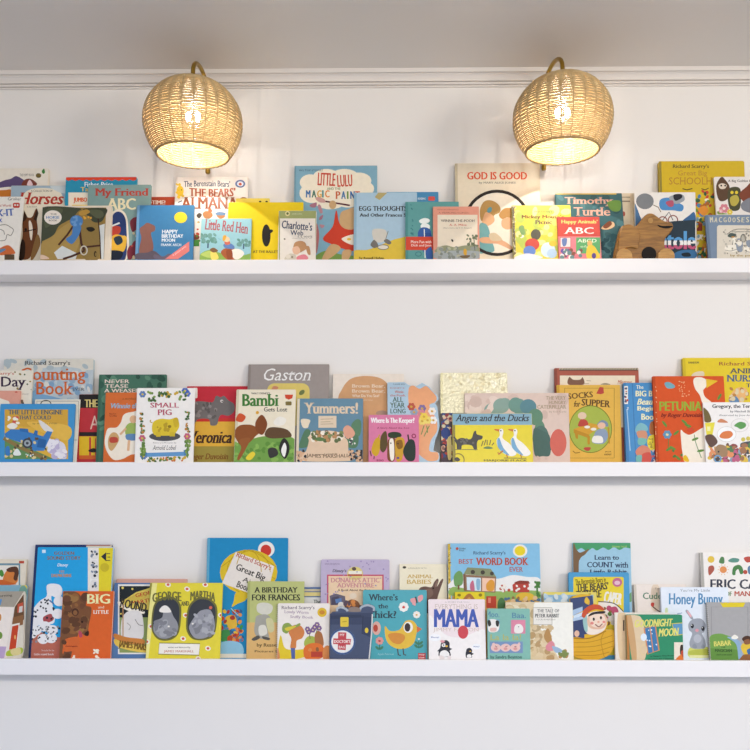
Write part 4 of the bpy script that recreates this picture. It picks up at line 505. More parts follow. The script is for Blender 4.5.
PS('#dcc4a0', '375,420 420,418 455,440 480,560 470,664 410,668 390,600'); PS('#c9a070', '372,420 395,420 420,560 425,668 400,668'); P('#3f78a8', '470,490 530,478 548,610 490,630'); L('#cf8a5c', 8, '468,490 530,476 550,612 488,634', closed=True); L('#cf8a5c', 6, '500,485 518,622'); E('#dfe8ee', 465, 540, 17, 21); S('#dfe8ee', 478, 490, 540, 600, 8, 3, 5, 4); P('#5f94b8', '620,465 690,460 695,520 640,530'); L('#cfc04a', 6, '622,465 690,460 695,522 640,530', closed=True); T('GOODNIGHT', 414, 440, 628, 482, '#dfd873', 'Bi', -2); T('MOON', 544, 490, 664, 534, '#dfd873', 'Bi', -3); R('#e9dcc8', 634, 568, 700, 664); PS('#3a2a20', '670,640 668,590 682,582 700,600 705,640'); PS('#d9742c', '645,668 665,640 700,625 715,668'); PS('#c04a34', '672,620 690,612 696,640 680,648'); T('by Margaret Wise Brown', 500, 640, 632, 650, '#1f4a36', 'b', -2); T('Pictures by Clement', 490, 656, 632, 664, '#1f4a36', 'b', -2); O('#e0c89a', 464, 610, 18, 28, 5)
B('B8', 426, 800, 346, '#a5a3a2', 'grey spiral bound book with a yellow crown edge and green hill', .009, 'spiral', name='spiral_bound_book', r=.004)
BOX('#8d8b8a', 452, 372, 655, 720, 4); P('#dcc52c', '500,345 515,352 530,340 545,352 560,338 575,350 590,338 605,350 620,338 640,350 630,372 515,374'); PS('#6f9a4a', '440,545 490,520 540,530 580,550 600,600 605,668 440,668'); P('#5f8a3c', '440,600 605,610 605,668 440,668'); PS('#8aa8c4', '540,540 580,545 620,580 620,668 604,668 590,580'); PS('#e9e4d8', '562,545 580,526 602,540 585,552'); T('BABAR', 466, 560, 562, 588, '#d9d06a', 'B', -4); T('THE', 505, 592, 530, 600, '#2a4a24', 'b'); T('MAGICIAN', 472, 606, 566, 622, '#2a4a24', 'B'); T('a book to turn around', 478, 632, 566, 641, '#2a4a24', 'b'); PS('#dcb83c', '615,590 650,565 690,570 700,640 640,640'); PS('#4a3024', '622,548 645,532 672,540 665,565 635,565'); PS('#8a5a3c', '632,560 660,550 668,575 640,580'); PS('#3f6a9a', '650,610 690,600 690,640 660,640'); PS('#8a5a34', '610,660 640,635 720,645 720,668 610,668')
B('B2', 278, 682, 238, '#e0cf34', 'bright yellow book with two dark oval portraits and small red flowers', .007, mat='gloss', spine='#8f8a34')
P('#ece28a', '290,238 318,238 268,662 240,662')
for x, y in ((378,248),(484,272),(585,248),(476,418),(462,548),(600,602),(283,480),(260,565),(546,660),(672,418)): E('#efe6d4', x, y, 16, 13, 20); E('#c8503c', x, y, 8, 7)
PS('#6a662c', '285,470 300,360 350,318 410,318 448,360 450,440 435,520 390,556 330,555 295,520'); PS('#33353a', '293,470 307,366 352,328 405,328 438,366 440,440 426,512 386,546 332,545 302,515'); PS('#6a662c', '478,470 492,370 540,322 600,322 648,365 650,450 632,530 580,556 520,552 488,520'); PS('#33353a', '487,470 500,376 545,332 597,332 638,372 640,450 623,522 578,546 524,542 496,514')
PS('#8f8f92', '296,480 310,450 345,430 355,395 390,390 408,425 428,455 434,490 420,520 380,546 332,544 302,514'); S('#a3a3a6 #7d7d82', 310, 450, 420, 530, 26, 6, 18, 4); PS('#ece6dc', '330,388 350,366 372,366 390,385 392,402 340,402'); PS('#94949a', '495,490 510,450 540,410 565,390 610,388 632,430 638,490 620,522 578,546 524,542'); S('#a8a8ac #7d7d82', 520, 420, 625, 530, 26, 6, 18, 5); E('#d0604c', 615, 376, 9); E('#ece6dc', 382, 480, 6, 5); E('#ece6dc', 515, 465, 6, 5)
T('GEORGE', 290, 285, 452, 335, '#6a662c', 'B', -3, 10); T('MARTHA', 502, 282, 642, 330, '#6a662c', 'B', 3, 10); T('AND', 450, 340, 496, 366, '#6a662c', 'B', -4); P('#efe9dc', '330,572 555,576 550,640 325,634'); L('#8a843c', 5, '330,572 555,576 550,640 325,634', closed=True); T('written and illustrated by', 378, 592, 502, 603, '#6a665c', 'b'); T('JAMES MARSHALL', 355, 612, 522, 628, '#c0705c', 'bs')
B('B3', 460, 748, 352, '#ece4da', 'white spiral bound book with an orange creature in green cap and fruit', .007, 'spiral', name='spiral_bound_book', mat='gloss', r=.004)
T('Richard Scarry’s', 480, 366, 664, 390, '#7a6a72', 'bs'); T('Lowly Worm', 496, 392, 632, 414, '#b09aa8', 'bs', 2); T('Sniffy Book', 528, 420, 658, 440, '#b09aa8', 'bs', 2); E('#dcb62c', 706, 402, 26, 26); E('#c9862c', 706, 402, 15, 12); PS('#cf7f44', '520,510 545,475 585,475 608,510 595,545 565,560 560,600 530,600 535,550'); PS('#8aa04a', '485,505 490,470 520,460 545,478 580,462 582,476 530,500 510,520'); PS('#d9c43c', '500,490 545,478 560,482 515,505'); PS('#dfc42c', '470,545 480,535 500,600 560,610 640,605 630,640 560,662 490,664 460,640'); P('#4f62a0', '532,600 556,600 556,660 536,660'); PS('#a3b04a', '608,560 630,535 665,540 665,575 640,590 610,590'); PS('#a86a3c', '665,530 680,505 705,520 715,580 690,600 668,580'); PS('#d9702c', '605,600 640,575 690,575 715,600 710,650 660,664 610,655'); PS('#d98a4a', '715,600 745,590 748,660 712,660'); PS('#cf8a5a', '440,640 460,600 472,650 460,662'); R('#b5402c', 645, 620, 708, 650); PS('#8a5a34', '672,600 684,596 688,616 674,618'); E('#d98a4a', 640, 610, 10); E('#d98a4a', 632, 612, 5, 4)
for x, y in ((632,510),(655,500),(678,470),(690,490),(625,495),(665,485)): flower('#7a5a8a', '#e0d0a0', x, y, 15)
L('#6a7a3c', 4, '635,520 640,550'); L('#6a7a3c', 4, '680,490 672,520')
B('B4', 350, 704, 277, '#4aa3ae', 'teal board book with a round yellow chick and white flowers', .014, 'board', name='board_book', mat='gloss', r=.005)
T('Where’s', 380, 300, 544, 336, '#26404a', 'Bs'); T('the', 432, 354, 490, 380, '#26404a', 'Bs'); T('Chick?', 372, 394, 536, 434, '#26404a', 'Bs'); PS('#dfb63c', '472,478 500,505 550,500 572,470 590,448 625,448 650,480 645,530 630,575 590,602 540,604 495,580 475,540'); PS('#d28a34', '490,525 530,515 575,525 582,550 555,578 520,572 498,550'); E('#ece6dc', 601, 485, 26, 31); E('#3a2a28', 597, 485, 16, 24); P('#cf6a3c', '648,478 678,494 650,515'); L('#4a3a34', 6, '542,604 546,638 560,642'); L('#4a3a34', 6, '572,602 576,636 590,640')
flower('#ece8e0', '#c9453c', 576, 372, 27, 8); flower('#ece4d8', '#d9a85c', 648, 415, 20, 8); flower('#d9948c', '#b53c3c', 442, 560, 22, 7); E('#d9a89a', 425, 490, 24, 38); E('#b5402c', 420, 490, 13, 20); PS('#df9a9a', '612,330 638,322 645,345 625,352'); PS('#df9a9a', '655,315 680,305 682,330 660,345'); PS('#df9a9a', '622,355 642,350 640,365'); L('#3a2a28', 7, '642,315 650,350')
L('#2f6a58', 5, '660,560 660,602'); 
for x, y, r in ((648,572,40),(672,572,-40),(646,590,40),(674,590,-40),(430,600,40),(452,600,-40)): E('#3f7a5c', x, y, 14, 7, r)
L('#2f6a58', 5, '442,580 442,610'); E('#dfe4d8', 660, 550, 6, 5); T('Ingela Peterson', 432, 628, 520, 642, '#9fd0d2', 'i'); R('#c04446', 656, 628, 698, 666); T('nosy', 660, 634, 692, 644, '#efd6d0', 'b'); T('crow', 660, 650, 692, 658, '#efd6d0', 'b')
B('B5', 540, 777, 382, '#84b8aa', 'sea green farmyard book with small framed pigs and blue script words', .007, 'board', name='board_book', r=.003)
W('B6'); T('Moo.', 34, 396, 108, 430, '#5a86a0', 'b'); T('Baa.', 178, 404, 256, 434, '#5a86a0', 'b'); R('#7aa8b8', 38, 440, 110, 510); PS('#ece6e0', '45,450 75,440 105,455 100,505 50,508'); PS('#3a3838', '42,450 55,445 62,470 48,480'); PS('#3a3838', '88,448 106,452 102,480 90,475'); PS('#e0b8b0', '58,490 90,488 88,506 60,508'); R('#d98aa0', 172, 444, 252, 520); PS('#ece6e0', '190,490 200,470 225,468 240,490 232,515 195,516'); E('#4a4444', 215, 482, 3); T('La la la!', 58, 524, 228, 556, '#b5b46a', 'b'); R('#7a94b8', 54, 564, 238, 628)
for x in (88, 142, 196): E('#e6c0b8', x, 598, 28, 22); E('#d99a94', x, 604, 11, 8); S('#8a5a54', x-12, 588, x+12, 594, 2, 3, 3, x)
PS('#e6c0b8', '66,580 78,570 84,585'); PS('#e6c0b8', '205,585 218,568 224,585'); T('by Sandra Boynton', 58, 640, 232, 664, '#33605c', 'b')
B('B5', 213, 527, 329, '#ecdcdc', 'pinkish white book with bold blue MAMA and two penguins', .010, 'board', name='board_book', mat='gloss', r=.004)
PS('#f0eae6', '215,420 300,520 400,540 531,500 531,670 213,670'); T('A STORY FOR YOU', 305, 341, 440, 349, '#b0a8a4'); T('EVERYTHING IS', 250, 356, 488, 384, '#c9b8ac'); T('MAMA', 244, 384, 494, 484, '#3a55a8', 'B'); T('JIMMY FALLON', 240, 488, 492, 514, '#cfbcb0'); E('#c9404a', 406, 512, 29, 37); E('#f6f3f0', 250, 542, 32, 20); E('#f6f3f0', 480, 592, 24, 16); T('Mama!', 228, 536, 272, 545, '#4a5a9a', 'b'); T('Mama?', 464, 588, 496, 596, '#4a5a9a', 'b')
PS('#262630', '278,600 285,570 310,556 330,570 332,598 345,605 332,615 335,645 275,648 270,620 262,618'); PS('#ece8e4', '280,622 305,612 326,625 326,645 280,648'); PS('#ece8e4', '288,580 305,574 306,592 290,592'); PS('#d9949c', '278,562 290,556 305,562 292,572'); E('#e0b03c', 314, 590, 8, 5); E('#262630', 298, 584, 4)
PS('#262630', '422,620 428,604 445,600 456,612 455,626 465,632 454,640 455,652 425,654 420,638'); PS('#ece8e4', '428,640 442,634 452,642 450,652 430,653'); E('#e0b03c', 446, 618, 5, 3); S('#e2d6d2', 280, 650, 330, 658, 4, 8, 14, 3)
B('B4', 172, 400, 395, '#46506a', 'dark navy doctor bag shaped board book with a red cross emblem', .012, 'board', name='board_book', mat='gloss', outline='166,412 178,400 200,398 205,375 225,368 250,376 330,380 348,362 385,356 412,368 418,392 405,402 400,440 405,470 388,664 166,660')
L('#a8b0b8', 12, '205,396 208,380 230,374 255,384 265,396', True); L('#a8b0b8', 12, '332,396 340,374 375,362 408,374 410,394', True); PS('#8a7a70', '262,396 285,372 325,376 335,398'); P('#39425c', '168,408 400,404 395,470 168,470'); P('#2f3850', '170,420 340,415 345,430 172,440'); L('#d8d6d2', 7, '402,412 398,520 384,660'); L('#2a3248', 5, '350,420 345,520 380,530'); P('#333c56', '352,425 395,430 388,540 350,520'); R('#dcc03c', 224, 428, 270, 482, 6); L('#a88a24', 4, '235,455 260,452'); E('#dcc03c', 370, 502, 10, 15)
E('#5f7fb0', 236, 565, 72, 72); E('#e9e4de', 236, 565, 62, 62); O('#2f3f6a', 236, 565, 68, 68, 5); P('#c0424a', '212,512 258,514 254,612 210,608'); P('#c0424a', '186,546 284,550 280,582 184,578'); T('MY', 222, 520, 248, 534, '#efe4dc', 'b'); T('DOCTOR’S', 190, 556, 280, 572, '#efe4dc', 'B'); T('BAG', 216, 588, 250, 602, '#efe4dc', 'b')
# ================================================================ the room
SH_DD = .094
Z_LIP = {"T": at(375, 259.2, -SH_DD)[2], "M": at(375, 462.1, -SH_DD)[2], "B": at(375, 659.9, -SH_DD)[2]}
LIP_H, SH_H, SH_D, LIP_T = .013, .0385, .094, .011
X0, X1 = -2.2, 2.2
ZC = 2.6265
def struct(name, V, Fc, mat):
    o = link_mesh(name, V, Fc, mat); o['kind'] = 'structure'; return o
V, Fc = [], []; box(V, Fc, X0, 0, 0, X1, .12, ZC+.1); struct('wall_back', V, Fc, M_WALL)
V, Fc = [], []; box(V, Fc, X0, -4.2, ZC, X1, 0, ZC+.1); struct('ceiling', V, Fc, M_CEIL)
V, Fc = [], []; box(V, Fc, X0, -4.2, -.1, X1, 0, 0); struct('floor', V, Fc, M_FLOOR)
prof = [(0, -.0455), (-.0065, -.0455), (-.0065, -.0420), (-.0035, -.0412), (-.0035, -.0402), (-.0105, -.0395), (-.0105, -.0345), (-.0065, -.0337), (-.0065, -.0325), (-.0135, -.0318), (-.0135, -.0290), (-.0095, -.0280), (-.0105, -.0225), (-.0135, -.0165), (-.0175, -.0130), (-.0175, -.0122), (-.0245, -.0115), (-.0245, 0), (0, 0)]
V = [(x, y, ZC+z) for x in (X0, X1) for y, z in prof]; n = len(prof)
Fc = [(i, (i+1) % n, n+(i+1) % n, n+i) for i in range(n)] + [tuple(range(n))[::-1], tuple(range(n, 2*n))]
struct('trim_1', V, Fc, M_TRIM)
V, Fc = [], []; box(V, Fc, X0, -.015, 0, X1, 0, .11); struct('baseboard_back', V, Fc, M_TRIM)

def bevel(o, w=.0015, seg=2):
    m = o.modifiers.new('soft_edge', 'BEVEL'); m.width = w; m.segments = seg; m.limit_method = 'ANGLE'
SHELF_LBL = {'T': 'uppermost long white picture ledge, directly under the two wicker lamps', 'M': 'middle long white picture ledge of the three on the wall', 'B': 'lowest long white picture ledge of the three on the wall'}
FLOORZ = {}
for k in 'TMB':
    zl = Z_LIP[k]; zf = zl-LIP_H; SH_H = .0435 if k == 'B' else .0385; zb = zl-SH_H; FLOORZ[k] = zf
    root = tag(empty('picture_ledge', (0, 0, zb)), SHELF_LBL[k], 'shelf', 'white picture ledges on the wall')
    V, Fc = [], []; box(V, Fc, -1.95, -SH_D+LIP_T, 0, 1.95, -.0005, zf-zb); bevel(link_mesh('shelf_board', V, Fc, M_SHELF, root), .001)
    V, Fc = [], []; box(V, Fc, -1.95, -SH_D, -.0004, 1.95, -SH_D+LIP_T, SH_H); bevel(link_mesh('front_lip', V, Fc, M_SHELF, root))

# ================================================================ books
def prism(V, Fc, cols, out, y0, y1, col, ch=.0005):      # outline in (x, z); y0 is the front
    n = len(out); b = len(V)
    cx = sum(p[0] for p in out)/n; cz = sum(p[1] for p in out)/n
    A = sum(out[i][0]*out[(i+1) % n][1]-out[(i+1) % n][0]*out[i][1] for i in range(n))
    if A < 0: out = out[::-1]                             # counter-clockwise seen from the front
    inn = []
    for i in range(n):
        p0, p1, p2 = out[i-1], out[i], out[(i+1) % n]
        dx, dz = p2[0]-p0[0], p2[1]-p0[1]; d = math.hypot(dx, dz) or 1
        inn.append((p1[0]-dz/d*ch, p1[1]+dx/d*ch))
    V += [(x, y0, z) for x, z in inn] + [(x, y0+ch, z) for x, z in out] + [(x, y1, z) for x, z in out]
    Fc.append(tuple(range(b, b+n)))
    for s in (0, n):
        for i in range(n):
            j = (i+1) % n; Fc.append((b+s+j, b+s+i, b+s+n+i, b+s+n+j))
    Fc.append(tuple(range(b+2*n, b+3*n))[::-1])
    cols += [col]*(2+2*n)
def rrect(x0, z0, x1, z1, r):
    q = []
    for cx, cz, a in ((x1-r, z0+r, -90), (x1-r, z1-r, 0), (x0+r, z1-r, 90), (x0+r, z0+r, 180)):
        q += [(cx+r*math.cos(math.radians(a+i*22.5)), cz+r*math.sin(math.radians(a+i*22.5))) for i in range(5)]
    return q
def rect2(yb, al, t, h):            # side profile (y, z): back bottom, front bottom, front top, back top
    s, c = math.sin(al), math.cos(al)
    fb = (yb-t*c, t*s)
    return [(yb, 0), fb, (fb[0]+h*s, fb[1]+h*c), (yb+h*s, h*c)]
def sat(A, Bq, m=.0008):            # do two convex profiles come closer than m?
    for q in (A, Bq):
        for i in range(4):
            a, b = q[i], q[(i+1) % 4]; nx, nz = b[1]-a[1], a[0]-b[0]; d = math.hypot(nx, nz) or 1
            pa = [(p[0]*nx+p[1]*nz)/d for p in A]; pb = [(p[0]*nx+p[1]*nz)/d for p in Bq]
            if min(pa) > max(pb)+m or min(pb) > max(pa)+m: return False
    return True
def plane_map(yb, al, t, zf):       # picture position -> (x, height on the cover)
    s, c = math.sin(al), math.cos(al); fy, fz = yb-t*c, zf+t*s
    def f(p):
        d = ray(*p); nx = (-c, s)
        k = ((fy-CAM[1])*nx[0]+(fz-CAM[2])*nx[1])/(d[1]*nx[0]+d[2]*nx[1])
        x = CAM[0]+k*d[0]; y = CAM[1]+k*d[1]; z = CAM[2]+k*d[2]
        return (x, (y-fy)*s+(z-fz)*c)
    return f
placed = {'T': [], 'M': [], 'B': []}
GROUPS = {'T': 'picture books on the top ledge', 'M': 'picture books on the middle ledge', 'B': 'picture books on the bottom ledge'}
MAXF = -SH_D+LIP_T+.001
def spans():
    for k in 'TMB':
        row = [b for b in BOOKS if b['row'] == k]
        for b in row:
            f = plane_map(-.05, .17, b['t'], FLOORZ[k]); xs = [f(p)[0] for p in (b['outline'] or [b['tl'], b['tr']])]; b['sx'] = (min(xs)-.002, max(xs)+.002)
        for i in range(len(row)-1, -1, -1):
            b = row[i]; b['need'] = max([q['t']+.0016+q['need'] for q in row[i+1:] if q['sx'][0] < b['sx'][1] and q['sx'][1] > b['sx'][0]] + [0])
            if k == 'T' and b['sx'][0] < toy_x1 and b['sx'][1] > toy_x0 and not b['need']: b['need'] = .036
toy_x0, toy_x1 = at(606, 250, -.06)[0], at(675, 250, -.06)[0]
spans()
def solve(b, extra=None):
    zf = FLOORZ[b["row"]]+.0006; t = b["t"]; others = placed[b['row']]
    def geo(yb, al):
        f = plane_map(yb, al, t, zf); L_, R_ = f(b['tl']), f(b['tr'])
        if b['outline']:
            o = [f(p) for p in b['outline']]; xs = [p[0] for p in o]; return f, min(xs), max(xs), max(p[1] for p in o)
        return f, L_[0], R_[0], (L_[1]+R_[1])/2
    f, x0, x1, h = geo(-.065, .2)
    behind = [o for o in others if o['x0'] < x1+.001 and o['x1'] > x0-.001]
    yb = b['y0'] or -.026
    for o in behind: yb = min(yb, o['prof'][1][0]-.0012)
    yf = MAXF+t+b['need']+.001
    if yf < yb: yb += (yf-yb)*LEANF
    best = None
    for i in range(96):
        al = math.radians(26-i*.25)
        f, x0, x1, h = geo(yb, al); pr = rect2(yb, al, t, h)
        if pr[3][0] > -.0015: continue
        if any(sat(pr, o['prof']) for o in behind): continue
        best = al; break
    if best is None:
        print('NO FIT', b['label']); best = math.radians(2); f, x0, x1, h = geo(yb, best); pr = rect2(yb, best, t, h)
    if pr[1][0] < MAXF: print('TOO DEEP %.4f' % pr[1][0], b['label'])
    others.append(dict(x0=x0, x1=x1, prof=pr))
    return f, yb, best, x0, x1, h
def build(b):
    f, yb, al, x0, x1, h = solve(b)
    t = b['t']; zf = FLOORZ[b["row"]]+.0006; xc = (x0+x1)/2; hw = (x1-x0)/2
    root = tag(empty(b['name'], (xc, yb, zf), (-al, 0, 0)), b['label'], b['cat'], GROUPS[b['row']])
    mat = PAPER[b['mat']]; col = alb(b['col']); scol = alb(b['spine']) if b['spine'] else col; page = alb('#efe6d3')
    V, Fc, cols = [], [], []; PV, PF = [], []
    loc = lambda p: (p[0]-xc, p[1])
    if b['outline']:
        out = [loc(f(p)) for p in b['outline']]; zm = min(p[1] for p in out)
        out = [(x, max(.0, z-zm) if z-zm < .0015 else z) for x, z in out]
        cx = sum(p[0] for p in out)/len(out); cz = sum(p[1] for p in out)/len(out)
        prism(V, Fc, cols, out, -t, -t+.0016, col); prism(V, Fc, cols, out, -.0016, 0, col)
        inn = [(cx+(x-cx)*.985, max(.0003, cz+(z-cz)*.985)) for x, z in out]
        prism(PV, PF, [], inn, -t+.0017, -.0017, page, .0002)
        lims = None
    else:
        out = rrect(-hw, 0, hw, h, b['r'])
        th, ins = {'hard': (.0022, .0025), 'paper': (.0007, .0004), 'board': (.0016, .0006), 'spiral': (.0012, .0008)}[b['kind']]
        th = min(th, t*.3)
        prism(V, Fc, cols, out, -t, -t+th, col); prism(V, Fc, cols, out, -th, 0, col)
        if b['kind'] != 'spiral':
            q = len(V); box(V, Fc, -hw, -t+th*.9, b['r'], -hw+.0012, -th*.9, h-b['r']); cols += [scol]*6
        pq = rrect(-hw+.0014, ins, hw-ins, h-ins, .001)
        prism(PV, PF, [], pq, -t+th+.0001, -th-.0001, page, .0002)
        lims = (-hw+.0006, .0006, hw-.0006, h-.0006)
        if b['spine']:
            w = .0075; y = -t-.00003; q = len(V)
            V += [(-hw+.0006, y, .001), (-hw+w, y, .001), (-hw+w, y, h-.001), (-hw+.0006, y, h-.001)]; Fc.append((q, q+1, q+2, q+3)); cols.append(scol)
    k = 0
    for c, data, how in b['art']:
        k += 1; y = -t-.00004-k*.000012; cc = alb(c)
        if how == 'text':
            pts, pl = data; q = len(V); L2 = [loc(f(p)) for p in pts]
            if lims: keep = [i for i in pl if all(lims[0] <= L2[j][0] <= lims[2] and lims[1] <= L2[j][1] <= lims[3] for j in i)]
            else: keep = pl
            V += [(x, y, z) for x, z in L2]; Fc += [tuple(q+j for j in i) for i in keep]; cols += [cc]*len(keep)
        else:
            for poly in data:
                g = [loc(f(p)) for p in poly]
                if lims: g = clip(g, *lims)
                if len(g) < 3: continue
                A = sum(g[i-1][0]*g[i][1]-g[i][0]*g[i-1][1] for i in range(len(g)))
                if abs(A) < 1e-9: continue
                if A < 0: g = g[::-1]
                q = len(V); V += [(x, y, z) for x, z in g]; Fc.append(tuple(range(q, q+len(g)))); cols.append(cc); y -= .0000025 if len(data) < 60 else 0
    link_mesh('cover', V, Fc, mat, root, cols)
    link_mesh('page_block', PV, PF, M_PAGE, root)
    if b['kind'] == 'spiral':
        V, Fc = [], []
        nn = int(h/.0055); pts = []
        for i in range(nn*8):
            a = 2*PI*i/8; pts.append((-hw+.0005+.0035*math.cos(a), -t/2+(t/2+.0003)*math.sin(a), .003+(h-.006)*i/(nn*8)))
        tube(V, Fc, pts, .0005, 5); link_mesh('wire_binding', V, Fc, M_WIRE, root, smooth=True)
    return root
for b in BOOKS: build(b)
print('books', len(BOOKS))

# ================================================================ wooden toy on the top ledge
def wood(name, c1, c2):
    m, nt, bs = principled(name); bs.inputs['Roughness'].default_value = .45
    tc = nt.nodes.new('ShaderNodeTexCoord'); mp = nt.nodes.new('ShaderNodeMapping'); mp.inputs['Scale'].default_value = (6, 30, 45)
    mp.inputs['Rotation'].default_value = (0, .35, 0)
    nz = nt.nodes.new('ShaderNodeTexNoise'); nz.inputs['Scale'].default_value = 3; nz.inputs['Detail'].default_value = 6; nz.inputs['Distortion'].default_value = .8
    cr = nt.nodes.new('ShaderNodeValToRGB'); cr.color_ramp.elements[0].position = .35; cr.color_ramp.elements[1].position = .65
    cr.color_ramp.elements[0].color = lin(c1)+[1]; cr.color_ramp.elements[1].color = lin(c2)+[1]
    nt.links.new(tc.outputs['Object'], mp.inputs['Vector']); nt.links.new(mp.outputs['Vector'], nz.inputs['Vector']); nt.links.new(nz.outputs['Fac'], cr.inputs['Fac']); nt.links.new(cr.outputs['Color'], bs.inputs['Base Color'])
    return m
M_WOOD = wood('oiled_toy_wood', '#80551f', '#a5742f'); M_WOOD2 = wood('pale_toy_wood', '#a87a3c', '#c2944f'); M_DARK = flat('hole_shade_dark', '#140c07', .9)  # near-black colour stands in for shade inside the toy's hole and mouth
yt = -.060
def tw(s, Y=None):
    q = []
    for x, y in smooth(nums(s), True, 4):
        p = at(600+x*.12, 205+y*.12, yt if Y is None else Y); q.append((p[0], max(0, p[2]-FLOORZ['T'])))
    return q
xt = at(643, 250, yt)[0]
toy = tag(empty('wooden_toy', (xt, -.006, FLOORZ['T'])), 'carved brown wooden animal toy on wheels in front of dark teal book', 'toy')
def slab(name, out, y0, y1, mat, ch=.002):
    V, Fc, c = [], [], []; prism(V, Fc, c, [(x-xt, z) for x, z in out], y0, y1, None, ch)
    return link_mesh(name, V, Fc, mat, toy)
slab('body', tw('95,560 100,470 130,330 165,200 215,170 285,185 330,140 380,85 430,78 480,110 530,140 580,150 600,168 600,198 575,240 542,275 530,330 545,400 560,480 545,535 120,535'), -.062, -.049, M_WOOD)
slab('shell', tw('140,480 138,390 150,270 175,195 225,172 275,190 320,240 318,310 300,370 240,365 185,385 165,440'), -.068, -.0622, M_WOOD)
def disc(name, x, y, r, y0, y1, mat):
    p = at(600+x*.12, 205+y*.12, -.065); V, Fc, c = [], [], []
    rr = r*.12/830*2.29
    prism(V, Fc, c, [(p[0]-xt+rr*math.cos(i*PI/14), max(p[2]-FLOORZ['T'], rr)+rr*math.sin(i*PI/14)) for i in range(28)], y0, y1, None, .001)
    return link_mesh(name, V, Fc, mat, toy)
disc('wheel', 545, 435, 68, -.0685, -.0622, M_WOOD2); disc('wheel', 190, 450, 66, -.0745, -.0685, M_WOOD2)
disc('eye', 417, 133, 22, -.0635, -.0622, M_WOOD2); disc('belly_hole', 405, 412, 62, -.0629, -.0622, M_DARK)  # belly hole is a solid disc, its inner shade painted dark
slab('mouth', tw('470,172 510,182 560,180 592,182 595,190 560,202 520,200 485,190'), -.0626, -.0622, M_DARK, .0002)  # flat dark slab paints the shade of the open mouth

# ================================================================ wicker wall lamps
M_WICK = wood('natural_rattan', '#c0a06c', '#d4b987')
M_RIB = wood('rattan_stake', '#a08150', '#b59663')
def emis(name, col, s):
    m = bpy.data.materials.new(name); m.use_nodes = True; nt = m.node_tree; nt.nodes.clear()
    e = nt.nodes.new('ShaderNodeEmission'); e.inputs['Color'].default_value = (*col, 1); e.inputs['Strength'].default_value = s
    o = nt.nodes.new('ShaderNodeOutputMaterial'); nt.links.new(e.outputs[0], o.inputs[0]); return m
M_FIL = emis('glowing_filament', (1, .96, .90), FIL)
mg = bpy.data.materials.new('clear_bulb_glass'); mg.use_nodes = True; nt = mg.node_tree; nt.nodes.clear()
tr = nt.nodes.new('ShaderNodeBsdfTransparent'); gl = nt.nodes.new('ShaderNodeBsdfGlossy'); gl.inputs['Roughness'].default_value = .05
mx = nt.nodes.new('ShaderNodeMixShader'); mx.inputs[0].default_value = .06; oo = nt.nodes.new('ShaderNodeOutputMaterial')
nt.links.new(tr.outputs[0], mx.inputs[1]); nt.links.new(gl.outputs[0], mx.inputs[2]); nt.links.new(mx.outputs[0], oo.inputs[0])
YS, RS = -.166, .1275
SQ = lambda z: z*.86 if z > 0 else z
def weave():
    V, Fc = [], []; t0, t1 = math.asin(.0205/RS), PI-math.asin(.094/RS); n = 64; seg = 156; NR = 26
    for k in range(n):
        th = t0+(t1-t0)*k/(n-1); pts = []
        for i in range(seg):
            ph = 2*PI*i/seg; r = RS+.0010*math.cos(ph*NR/2+PI*k)*min(1, math.sin(th)*1.5)
            pts.append((r*math.sin(th)*math.cos(ph), r*math.sin(th)*math.sin(ph), SQ(r*math.cos(th))))
        tube(V, Fc, pts, .0026 if k < 20 else .0018, 5, True)
    return V, Fc
def stakes():
    V, Fc = [], []; t0, t1 = math.asin(.0205/RS), PI-math.asin(.094/RS)
    for j in range(26):
        ph = 2*PI*(j+.5)/26+PI/26*0
        tube(V, Fc, [(RS*math.sin(t)*math.cos(ph), RS*math.sin(t)*math.sin(ph), SQ(RS*math.cos(t))) for t in [t0+(t1-t0)*i/30 for i in range(31)]], .0014, 6)
    return V, Fc
def ringv(r, z, rad, n=80):
    V, Fc = [], []
    for k in (0, 1): tube(V, Fc, [((r+.0012*math.cos(20*2*PI*i/n+k*PI))*math.cos(2*PI*i/n), (r)*math.sin(2*PI*i/n), z+.0015*math.sin(20*2*PI*i/n+k*PI)) for i in range(n)], rad, 6, True)
    return V, Fc
WV, ST = weave(), stakes(); zo = -math.sqrt(RS**2-.094**2)
RM = ringv(.094, zo-.001, .0026)
